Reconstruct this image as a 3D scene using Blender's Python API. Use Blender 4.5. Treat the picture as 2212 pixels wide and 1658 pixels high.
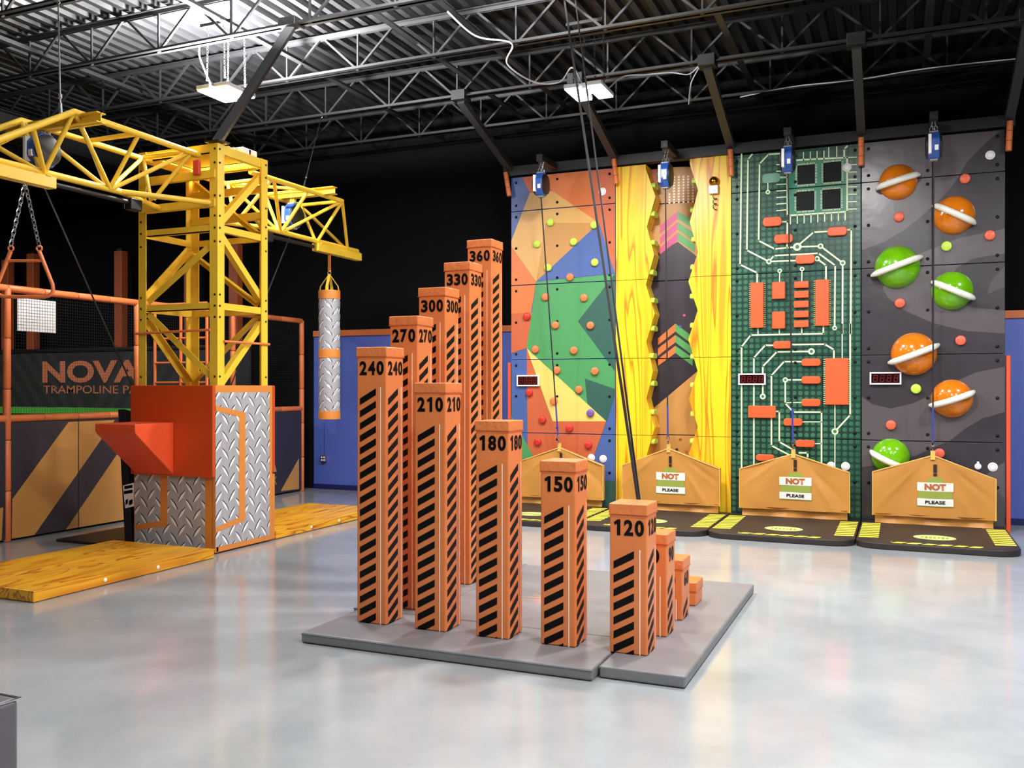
import bpy, math, random
from mathutils import Vector, Matrix
random.seed(7)
scene = bpy.context.scene
for o in list(bpy.data.objects): bpy.data.objects.remove(o, do_unlink=True)
R = math.radians
# ---------------------------------------------------------------- camera
cam_d = bpy.data.cameras.new('camera'); cam = bpy.data.objects.new('camera', cam_d)
scene.collection.objects.link(cam)
cam.location = (0, 0, 2.06); cam.rotation_euler = (R(90), 0, R(23.2))
cam_d.sensor_width = 36; cam_d.lens = 36 * 1960 / 2212; cam_d.shift_y = 8 / 2212
cam_d.clip_end = 200
scene.camera = cam
# ---------------------------------------------------------------- world and exposure
w = bpy.data.worlds.new('world'); scene.world = w; w.use_nodes = True
w.node_tree.nodes['Background'].inputs[0].default_value = (0.8, 0.9, 1, 1)
w.node_tree.nodes['Background'].inputs[1].default_value = 0.02
vs = scene.view_settings
vs.view_transform = 'Standard'; vs.look = 'None'; vs.gamma = 1; vs.exposure = 0.0; vs.use_curve_mapping = False
# high bay lamps: (x, y, z, watts down, watts up, in view)
LAMPS = [(-8.32, 9.68, 6.0, 330, 3000), (-3.83, 11.55, 6.0, 285, 10), (-0.75, 9.3, 6.15, 330, 10),
         (3.6, 10.6, 6.1, 300, 10), (-4.9, 7.3, 6.15, 60, 6500), (-4.2, 3.4, 6.1, 80, 10), (0.4, 4.2, 6.1, 250, 10), (4.4, 4.6, 6.1, 420, 10),  # lamp over the pillars: added out of view, mostly upward to light the deck
         (0.4, -1.0, 6.1, 180, 10), (4.2, -1.0, 6.1, 330, 10), (-17.5, 9.6, 6.1, 260, 10)]  # last one, over the court, is unseen and added to light the banner
# ---------------------------------------------------------------- materials
M = {}
def lin(h):
    if isinstance(h, str):
        c = [int(h[i:i+2], 16) / 255 for i in (0, 2, 4)]
        return tuple((x / 12.92 if x <= .04045 else ((x + .055) / 1.055) ** 2.4) for x in c) + (1,)
    return tuple(h) + (1,)
def mat(name, col, rough=.5, metal=0, var=0, vscale=3, bump=0, bscale=20, emit=0, spec=.5, stretch=None, coat=0):
    m = bpy.data.materials.new(name); m.use_nodes = True
    nt = m.node_tree; b = nt.nodes['Principled BSDF']
    c = lin(col)
    b.inputs['Base Color'].default_value = c; b.inputs['Roughness'].default_value = rough
    b.inputs['Metallic'].default_value = metal; b.inputs['Specular IOR Level'].default_value = spec
    if coat: b.inputs['Coat Weight'].default_value = coat; b.inputs['Coat Roughness'].default_value = .1
    if emit: b.inputs['Emission Color'].default_value = c; b.inputs['Emission Strength'].default_value = emit
    if var or bump:
        tc = nt.nodes.new('ShaderNodeTexCoord'); mp = nt.nodes.new('ShaderNodeMapping')
        nt.links.new(tc.outputs['Object'], mp.inputs[0])
        if stretch: mp.inputs['Scale'].default_value = stretch
    if var:
        n = nt.nodes.new('ShaderNodeTexNoise'); n.inputs['Scale'].default_value = vscale; n.inputs['Detail'].default_value = 5
        nt.links.new(mp.outputs[0], n.inputs[0])
        r = nt.nodes.new('ShaderNodeValToRGB')
        r.color_ramp.elements[0].color = tuple(x * (1 - var) for x in c[:3]) + (1,); r.color_ramp.elements[0].position = .3
        r.color_ramp.elements[1].color = tuple(min(1, x * (1 + var)) for x in c[:3]) + (1,); r.color_ramp.elements[1].position = .7
        nt.links.new(n.outputs['Fac'], r.inputs[0]); nt.links.new(r.outputs[0], b.inputs['Base Color'])
    if bump:
        n = nt.nodes.new('ShaderNodeTexNoise'); n.inputs['Scale'].default_value = bscale; n.inputs['Detail'].default_value = 3
        nt.links.new(mp.outputs[0], n.inputs[0])
        bp = nt.nodes.new('ShaderNodeBump'); bp.inputs['Strength'].default_value = bump; bp.inputs['Distance'].default_value = .02
        nt.links.new(n.outputs['Fac'], bp.inputs['Height']); nt.links.new(bp.outputs[0], b.inputs['Normal'])
    M[name] = m; return m
def wood_mat(name, axis, c0, c1, c2, fr, al, di=.35, rough=.35):
    """vinyl printed with wavy yellow wood grain running along an axis"""
    m = bpy.data.materials.new(name); m.use_nodes = True; nt = m.node_tree; b = nt.nodes['Principled BSDF']
    tc = nt.nodes.new('ShaderNodeTexCoord'); mp = nt.nodes.new('ShaderNodeMapping'); nt.links.new(tc.outputs['Object'], mp.inputs[0])
    s = [fr, fr, fr]; s[axis] = al; mp.inputs['Scale'].default_value = s
    n = nt.nodes.new('ShaderNodeTexNoise'); n.inputs['Scale'].default_value = .8; n.inputs['Detail'].default_value = 1.5; n.inputs['Distortion'].default_value = di
    nt.links.new(mp.outputs[0], n.inputs[0])
    r = nt.nodes.new('ShaderNodeValToRGB'); e = r.color_ramp.elements
    e[0].position = .28; e[0].color = lin(c1); e[1].position = .75; e[1].color = lin(c1)
    for q, cc in ((.36, c2), (.43, c2), (.445, c0), (.46, c1), (.49, c2), (.56, c2), (.575, c0), (.59, c1), (.63, c2)): k = e.new(q); k.color = lin(cc)
    nt.links.new(n.outputs['Fac'], r.inputs[0]); nt.links.new(r.outputs[0], b.inputs['Base Color'])
    b.inputs['Roughness'].default_value = rough
    M[name] = m
def circuit_mat(name):
    """green vinyl printed with a grid of pale pads"""
    m = bpy.data.materials.new(name); m.use_nodes = True; nt = m.node_tree; b = nt.nodes['Principled BSDF']
    tc = nt.nodes.new('ShaderNodeTexCoord'); sp = nt.nodes.new('ShaderNodeSeparateXYZ'); nt.links.new(tc.outputs['Object'], sp.inputs[0])
    def math_(op, a, v=None, b2=None):
        n = nt.nodes.new('ShaderNodeMath'); n.operation = op
        nt.links.new(a, n.inputs[0])
        if b2 is not None: nt.links.new(b2, n.inputs[1])
        elif v is not None: n.inputs[1].default_value = v
        return n.outputs[0]
    P = .092
    sq = []
    for ax in ('X', 'Z'):
        f = math_('FRACT', math_('DIVIDE', sp.outputs[ax], P)); f = math_('SUBTRACT', f, .5); sq.append(f)
    d = math_('SQRT', math_('ADD', math_('MULTIPLY', sq[0], b2=sq[0]), b2=math_('MULTIPLY', sq[1], b2=sq[1])))
    line = math_('MAXIMUM', math_('ABSOLUTE', sq[0]), b2=math_('ABSOLUTE', sq[1]))
    dot = math_('LESS_THAN', d, .36); ln = math_('GREATER_THAN', line, .455)
    nz = nt.nodes.new('ShaderNodeTexNoise'); nz.inputs['Scale'].default_value = 1.1; nt.links.new(tc.outputs['Object'], nz.inputs[0])
    r = nt.nodes.new('ShaderNodeValToRGB'); r.color_ramp.elements[0].position = .35; r.color_ramp.elements[1].position = .68
    r.color_ramp.elements[0].color = lin('1C5242'); r.color_ramp.elements[1].color = lin('3A7052')
    nt.links.new(nz.outputs['Fac'], r.inputs[0])
    mx = nt.nodes.new('ShaderNodeMix'); mx.data_type = 'RGBA'
    nt.links.new(dot, mx.inputs[0]); mx.inputs[6].default_value = lin('123E32'); nt.links.new(r.outputs[0], mx.inputs[7])
    m2 = nt.nodes.new('ShaderNodeMix'); m2.data_type = 'RGBA'
    nt.links.new(ln, m2.inputs[0]); nt.links.new(mx.outputs[2], m2.inputs[6]); m2.inputs[7].default_value = lin('0A2A20')
    nt.links.new(m2.outputs[2], b.inputs['Base Color']); b.inputs['Roughness'].default_value = .35
    M[name] = m

mat('black_wall', '050508', .95, spec=.2)
mat('wall_blue_paint', '5468BE', .45, var=.06, vscale=.6)
mat('orange_trim', 'D0703A', .5)
mat('blue_base', '1A2060', .4)
mat('steel_black', '131315', .5, .0, var=.2, vscale=2)
mat('deck_paint', '1E1E20', .42, .0, var=.2, vscale=.8)
mat('joist_paint', '1C1C1E', .45)
mat('pillar_vinyl', 'D87A42', .36, var=.04, vscale=2.5, bump=.12, bscale=8)
mat('cap_vinyl', 'D87A42', .36, var=.05, vscale=6, bump=.5, bscale=22)
mat('strut_grey', '343436', .5)
mat('print_black', '060404', .5, spec=.2)
mat('print_white', 'FFF0DC', .4)
mat('mat_grey', '7E7C80', .4, var=.05, vscale=2, bump=.25, bscale=6)
mat('mat_grey_side', '727476', .42, bump=.3, bscale=10)
mat('splash_orange', 'D8A08A', .45)
mat('crane_yellow', 'F2C63A', .35, var=.05, vscale=3)
mat('bolt_dark', '1A1614', .35, .6)
mat('vinyl_red_orange', 'C94A1C', .32, bump=.06, bscale=5)
mat('vinyl_coral', 'E4552C', .35)
mat('trim_tan', 'D8873C', .42)
mat('plate_grey', 'A8A8AE', .4, var=.12, vscale=2, stretch=(30, 30, 1))
mat('plate_light', 'F2F2F6', .4)
mat('plate_shadow', '2A2A2E', .45)
wood_mat('wood_y', 1, 'A6540A', 'D88210', 'EEB024', 5.5, .55, 1.1); wood_mat('wood_z', 2, 'CC7814', 'F0A21C', 'F6CE22', 4.6, .3)
mat('white_plastic', 'F2F2F2', .35)
mat('pipe_orange', 'E27A42', .45, var=.05)
mat('column_orange', 'B4552C', .5)
mat('court_dark', '34303A', .42)
mat('court_tan', 'C9904C', .42)
mat('net_black', '101010', .7)
mat('banner_dark', '2C2A2E', .6); mat('banner_stripe', '38363A', .6); mat('banner_orange', 'E08058', .55)
mat('turf', '55B83A', .9, bump=.6, bscale=120)
mat('black_vinyl', '181416', .45, var=.1)
mat('white_board', 'F6F6F6', .5)
for n, c in dict(wall_blue='46609C', wall_rust='C2603A', wall_orange='D6743C', wall_tan='D6A45C', wall_brown_tan='C08A48', wall_green='4A9458', wall_pine='2F5A50',
                 wall_yellow='EDCB6A', wall_dark='2E2630', wall_magenta='C8497E', wall_moss='529A54', wall_pink='D05068', wall_brown='8A5030').items():
    mat(n, c, .42, bump=.05, bscale=4)
circuit_mat('circuit_green')
mat('board_green', '2E7A5E', .4); mat('chip_black', '0C1010', .6, spec=.25); mat('trace', 'DCEFC4', .45); mat('teal', '6FA088', .45); mat('pin_tan', 'C8B070', .45)
mat('space_dark', '3A363C', .27, bump=.3, bscale=3.2); mat('space_light', '595256', .27, bump=.3, bscale=3.2); mat('space_mid', '4A4448', .33)
for n, c in dict(hold_lime='C2E24E', hold_orange='EE7A46', hold_red='C8302A', hold_purple='7458A0', hold_coral='E86448', block_orange='EE5E30').items(): mat(n, c, .4)
mat('planet_orange', 'E07A14', .15, var=.08, vscale=6, coat=.6); mat('planet_green', '6CB40C', .15, var=.1, vscale=6, coat=.6)
mat('ring_white', 'EDEBE2', .35)
mat('gate_tan', 'C4883E', .5, var=.05, vscale=3, bump=.2, bscale=5); mat('gate_edge', 'E0B060', .5)
mat('gate_green', '93A244', .5); mat('gate_white', 'E8E8E4', .45); mat('gate_brown', 'B0602E', .5); mat('gate_dark', '2A1A12', .5)
mat('pad_black', '2A2422', .5, var=.1); mat('hazard_yellow', 'F0E850', .45); mat('logo_green', 'CFE08A', .45)
mat('belay_blue', '2C56A8', .35); mat('belay_black', '141416', .45); mat('belay_grey', '8C8C90', .4)
mat('steel', 'C8C8CC', .25, 1); mat('webbing', '1E1A1A', .7); mat('sling_blue', '2C3C9C', .6)
mat('brass', 'B07A28', .25, 1)
mat('timer_glass', '2A0408', .15); mat('timer_segment', '6A2426', .3)
mat('cable_white', 'D8D8D8', .5); mat('cable_black', '0C0C0C', .5)
mat('lamp_housing', 'D8D8D8', .4); mat('lamp_lens', 'FFFFFF', .4, emit=14)
mat('red_plastic', 'D0442C', .35)
mat('grey_post', '58545A', .45)
mat('gate_strap', 'D8A84C', .6)
# polished concrete
m = mat('concrete', 'B4B6B8', .16, spec=.5); nt = m.node_tree; b = nt.nodes['Principled BSDF']
tc = nt.nodes.new('ShaderNodeTexCoord'); n = nt.nodes.new('ShaderNodeTexNoise'); n.inputs['Scale'].default_value = .7; n.inputs['Detail'].default_value = 9; n.inputs['Roughness'].default_value = .62
nt.links.new(tc.outputs['Object'], n.inputs[0])
r = nt.nodes.new('ShaderNodeValToRGB'); r.color_ramp.elements[0].position = .32; r.color_ramp.elements[1].position = .7
r.color_ramp.elements[0].color = lin('8F9498'); r.color_ramp.elements[1].color = lin('ABADAE')
nt.links.new(n.outputs['Fac'], r.inputs[0]); nt.links.new(r.outputs[0], b.inputs['Base Color'])
n2 = nt.nodes.new('ShaderNodeTexNoise'); n2.inputs['Scale'].default_value = 2.2; n2.inputs['Detail'].default_value = 6; nt.links.new(tc.outputs['Object'], n2.inputs[0])
mr = nt.nodes.new('ShaderNodeMapRange'); mr.inputs[3].default_value = .05; mr.inputs[4].default_value = .2
nt.links.new(n2.outputs['Fac'], mr.inputs[0]); nt.links.new(mr.outputs[0], b.inputs['Roughness'])
n3 = nt.nodes.new('ShaderNodeTexNoise'); n3.inputs['Scale'].default_value = 5; n3.inputs['Detail'].default_value = 2; nt.links.new(tc.outputs['Object'], n3.inputs[0])
bp = nt.nodes.new('ShaderNodeBump'); bp.inputs['Strength'].default_value = .05; bp.inputs['Distance'].default_value = .02
nt.links.new(n3.outputs['Fac'], bp.inputs['Height']); nt.links.new(bp.outputs[0], b.inputs['Normal'])

# ---------------------------------------------------------------- helpers
WL = {}                                           # world location of each parent
COL = scene.collection
def thing(name, label, cat, loc=(0, 0, 0), group=None):
    o = bpy.data.objects.new(name, None); COL.objects.link(o); o.location = loc; o.empty_display_size = .1
    o['label'] = label; o['category'] = cat; o['kind'] = 'thing'
    if group: o['group'] = group
    WL[o] = Vector(loc); return o
def tag(o, label, cat, group=None):
    o['label'] = label; o['category'] = cat; o['kind'] = 'thing'
    if group: o['group'] = group
    return o
def struct(o): o['kind'] = 'structure'; return o
def put(name, mesh, parent=None, loc=(0, 0, 0), rot=None, label=None):
    o = bpy.data.objects.new(name, mesh); COL.objects.link(o)
    off = WL[parent] if parent is not None else Vector((0, 0, 0))
    o.location = Vector(loc) - off
    if rot: o.rotation_euler = rot
    if parent is not None: o.parent = parent
    if label: o['label'] = label
    WL[o] = Vector(loc); return o
class MB:
    def __init__(s): s.v = []; s.f = []; s.m = []
    def face(s, pts, mi=0):
        k = len(s.v); s.v += [tuple(p) for p in pts]; s.f.append(tuple(range(k, k + len(pts)))); s.m.append(mi); return s
    def box(s, x0, x1, y0, y1, z0, z1, mi=0):
        k = len(s.v)
        s.v += [(x, y, z) for z in (z0, z1) for y in (y0, y1) for x in (x0, x1)]
        for q in ((0, 2, 3, 1), (4, 5, 7, 6), (0, 1, 5, 4), (2, 6, 7, 3), (0, 4, 6, 2), (1, 3, 7, 5)):
            s.f.append(tuple(k + i for i in q)); s.m.append(mi)
        return s
    def prism(s, pts, off, mi=0, side=None):
        """polygon pts (3d, counter-clockwise seen from the outside front) pushed back by off"""
        n = len(pts); k = len(s.v); off = Vector(off)
        s.v += [tuple(p) for p in pts] + [tuple(Vector(p) + off) for p in pts]
        s.f.append(tuple(range(k, k + n))); s.m.append(mi)
        s.f.append(tuple(k + n + i for i in reversed(range(n)))); s.m.append(mi)
        for i in range(n):
            j = (i + 1) % n
            s.f.append((k + j, k + i, k + n + i, k + n + j)); s.m.append(mi if side is None else side)
        return s
    def bar(s, p, q, w, h, up=(0, 0, 1), mi=0):
        p = Vector(p); q = Vector(q); d = (q - p).normalized(); u = Vector(up)
        if abs(d.dot(u)) > .98: u = Vector((1, 0, 0))
        a = d.cross(u).normalized(); u = a.cross(d).normalized()
        k = len(s.v)
        for c in (p, q):
            for sa, su in ((-1, -1), (1, -1), (1, 1), (-1, 1)): s.v.append(tuple(c + a * (sa * w / 2) + u * (su * h / 2)))
        for f in ((0, 3, 2, 1), (4, 5, 6, 7), (0, 1, 5, 4), (1, 2, 6, 5), (2, 3, 7, 6), (3, 0, 4, 7)):
            s.f.append(tuple(k + i for i in f)); s.m.append(mi)
        return s
    def angle(s, p, q, a, b, w, t, mi=0):
        """steel angle from p to q with legs along unit vectors a and b"""
        p = Vector(p); q = Vector(q); a = Vector(a); b = Vector(b); k = len(s.v)
        prof = [(0, 0), (w, 0), (w, t), (t, t), (t, w), (0, w)]
        for c in (p, q):
            for x, y in prof: s.v.append(tuple(c + a * x + b * y))
        for i in range(6):
            j = (i + 1) % 6; s.f.append((k + i, k + j, k + 6 + j, k + 6 + i)); s.m.append(mi)
        s.f.append(tuple(k + i for i in range(5, -1, -1))); s.f.append(tuple(k + 6 + i for i in range(6))); s.m += [mi, mi]
        return s
    def tube(s, pts, r, n=8, mi=0, closed=False):
        pts = [Vector(p) for p in pts]; N = len(pts); k = len(s.v); prev = None
        for i, p in enumerate(pts):
            if closed: d = (pts[(i + 1) % N] - pts[i - 1]).normalized()
            else: d = (pts[min(i + 1, N - 1)] - pts[max(i - 1, 0)]).normalized()
            if prev is None:
                u = Vector((0, 0, 1)) if abs(d.z) < .9 else Vector((1, 0, 0))
                a = d.cross(u).normalized()
            else:
                a = (prev - d * prev.dot(d)).normalized()
            prev = a; c = d.cross(a)
            rr = r[i] if isinstance(r, (list, tuple)) else r
            for j in range(n):
                t = 2 * math.pi * j / n; s.v.append(tuple(p + (a * math.cos(t) + c * math.sin(t)) * rr))
        for i in range(N if closed else N - 1):
            for j in range(n):
                a0 = k + i * n + j; a1 = k + i * n + (j + 1) % n; ii = (i + 1) % N
                s.f.append((a0, a1, k + ii * n + (j + 1) % n, k + ii * n + j)); s.m.append(mi)
        if not closed:
            s.f.append(tuple(k + j for j in reversed(range(n)))); s.f.append(tuple(k + (N - 1) * n + j for j in range(n))); s.m += [mi, mi]
        return s
    def lathe(s, prof, c, ax=(0, 0, 1), n=20, mi=0):
        """prof list of (radius, height along ax)"""
        ax = Vector(ax).normalized(); u = Vector((0, 0, 1)) if abs(ax.z) < .9 else Vector((1, 0, 0))
        a = u.cross(ax).normalized(); b = ax.cross(a); c = Vector(c); k = len(s.v); mis = mi if isinstance(mi, list) else [mi] * (len(prof) - 1)
        for r, h in prof:
            for j in range(n):
                t = 2 * math.pi * j / n; s.v.append(tuple(c + ax * h + (a * math.cos(t) + b * math.sin(t)) * r))
        for i in range(len(prof) - 1):
            for j in range(n):
                s.f.append((k + i * n + j, k + i * n + (j + 1) % n, k + (i + 1) * n + (j + 1) % n, k + (i + 1) * n + j)); s.m.append(mis[i])
        s.f.append(tuple(k + j for j in reversed(range(n)))); s.m.append(mis[0])
        s.f.append(tuple(k + (len(prof) - 1) * n + j for j in range(n))); s.m.append(mis[-1])
        return s
    def mesh(s, name, mats, smooth=None):
        me = bpy.data.meshes.new(name); me.from_pydata(s.v, [], s.f)
        for x in (mats if isinstance(mats, (list, tuple)) else [mats]): me.materials.append(M[x])
        me.polygons.foreach_set('material_index', s.m)
        if smooth:
            me.polygons.foreach_set('use_smooth', [True] * len(s.f))
            me.set_sharp_from_angle(angle=R(smooth))
        me.update(); return me
    def build(s, name, mats, parent=None, smooth=None, bevel=0, seg=2, label=None):
        o = bpy.data.objects.new(name, s.mesh(name, mats, smooth)); COL.objects.link(o)
        if parent is not None: o.parent = parent; o.location = -WL[parent]
        WL[o] = Vector((0, 0, 0))
        if bevel:
            bm = o.modifiers.new('bevel', 'BEVEL'); bm.width = bevel; bm.segments = seg; bm.limit_method = 'ANGLE'; bm.angle_limit = R(40)
            for p in o.data.polygons: p.use_smooth = True
            o.data.set_sharp_from_angle(angle=R(40)) if not seg else None
            wn = o.modifiers.new('normals', 'WEIGHTED_NORMAL'); wn.keep_sharp = True
        if label: o['label'] = label
        return o
def chain_pts(f, n): return [f(i / (n - 1)) for i in range(n)]
def chain(mb, p, q, link=.06, r=.006):
    """links of a chain from p to q"""
    p = Vector(p); q = Vector(q); L = (q - p).length; d = (q - p).normalized(); n = max(1, int(L / (link * .75)))
    u = Vector((1, 0, 0)) if abs(d.x) < .8 else Vector((0, 1, 0)); a = d.cross(u).normalized(); b = d.cross(a)
    for i in range(n):
        c = p + d * (L * (i + .5) / n); side = a if i % 2 else b
        mb.tube([c + d * (math.cos(t) * link * .55) + side * (math.sin(t) * link * .28) for t in [2 * math.pi * k / 8 for k in range(8)]], r, 4, closed=True)
_txt = {}
def text_mesh(s, mat_name, height, width=None, bold=.0, shear=0, depth=0):
    """letters as a mesh lying in local xy, lower left at the origin, scaled to the height (and width)"""
    cu = bpy.data.curves.new('lettering', 'FONT'); cu.body = s; cu.offset = bold; cu.fill_mode = 'FRONT'; cu.shear = shear
    cu.resolution_u = 4
    ob = bpy.data.objects.new('lettering', cu); COL.objects.link(ob)
    dg = bpy.context.evaluated_depsgraph_get(); me = bpy.data.meshes.new_from_object(ob.evaluated_get(dg))
    bpy.data.objects.remove(ob); bpy.data.curves.remove(cu)
    xs = [v.co.x for v in me.vertices]; ys = [v.co.y for v in me.vertices]
    x0, x1, y0, y1 = min(xs), max(xs), min(ys), max(ys); sy = height / (y1 - y0); sx = width / (x1 - x0) if width else sy
    for v in me.vertices: v.co = ((v.co.x - x0) * sx, (v.co.y - y0) * sy, 0)
    me.materials.clear(); me.materials.append(M[mat_name])
    return me
def number_mesh(s, mat_name, h, w):
    """bold digits in equal cells; the one has a flag and no foot"""
    n = len(s); gap = .012; cw = (w - gap * (n - 1)) / n; mb = MB(); tris = None
    for k, ch in enumerate(s):
        ox = k * (cw + gap)
        if ch == '1':
            mb.face([(ox + cw * a, h * c, 0) for a, c in ((.42, 0), (.78, 0), (.78, 1), (.5, 1), (.08, .82), (.16, .64), (.42, .73))])
        else:
            me = text_mesh(ch, mat_name, h, cw, .04); b0 = len(mb.v)
            mb.v += [(v.co.x + ox, v.co.y, 0) for v in me.vertices]
            for p in me.polygons: mb.f.append(tuple(b0 + i for i in p.vertices)); mb.m.append(0)
            bpy.data.meshes.remove(me)
    return mb.mesh('number_print', mat_name)
FRONT = (R(90), 0, 0); SIDE = (R(90), 0, R(90))      # print facing -y, print facing +x
def clip(poly, x0, x1, z0, z1):
    def cut(p, ins, inter):
        out = []
        for i in range(len(p)):
            a, b = p[i - 1], p[i]
            if ins(b):
                if not ins(a): out.append(inter(a, b))
                out.append(b)
            elif ins(a): out.append(inter(a, b))
        return out
    def ix(v): return lambda a, b: (v, a[1] + (b[1] - a[1]) * (v - a[0]) / (b[0] - a[0]))
    def iz(v): return lambda a, b: (a[0] + (b[0] - a[0]) * (v - a[1]) / (b[1] - a[1]), v)
    for ins, it in ((lambda q: q[0] >= x0, ix(x0)), (lambda q: q[0] <= x1, ix(x1)), (lambda q: q[1] >= z0, iz(z0)), (lambda q: q[1] <= z1, iz(z1))):
        if len(poly) < 3: return []
        poly = cut(poly, ins, it)
    return poly if len(poly) > 2 else []
def ccw(p):
    a = sum(p[i - 1][0] * p[i][1] - p[i][0] * p[i - 1][1] for i in range(len(p)))
    return p if a > 0 else p[::-1]
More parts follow.
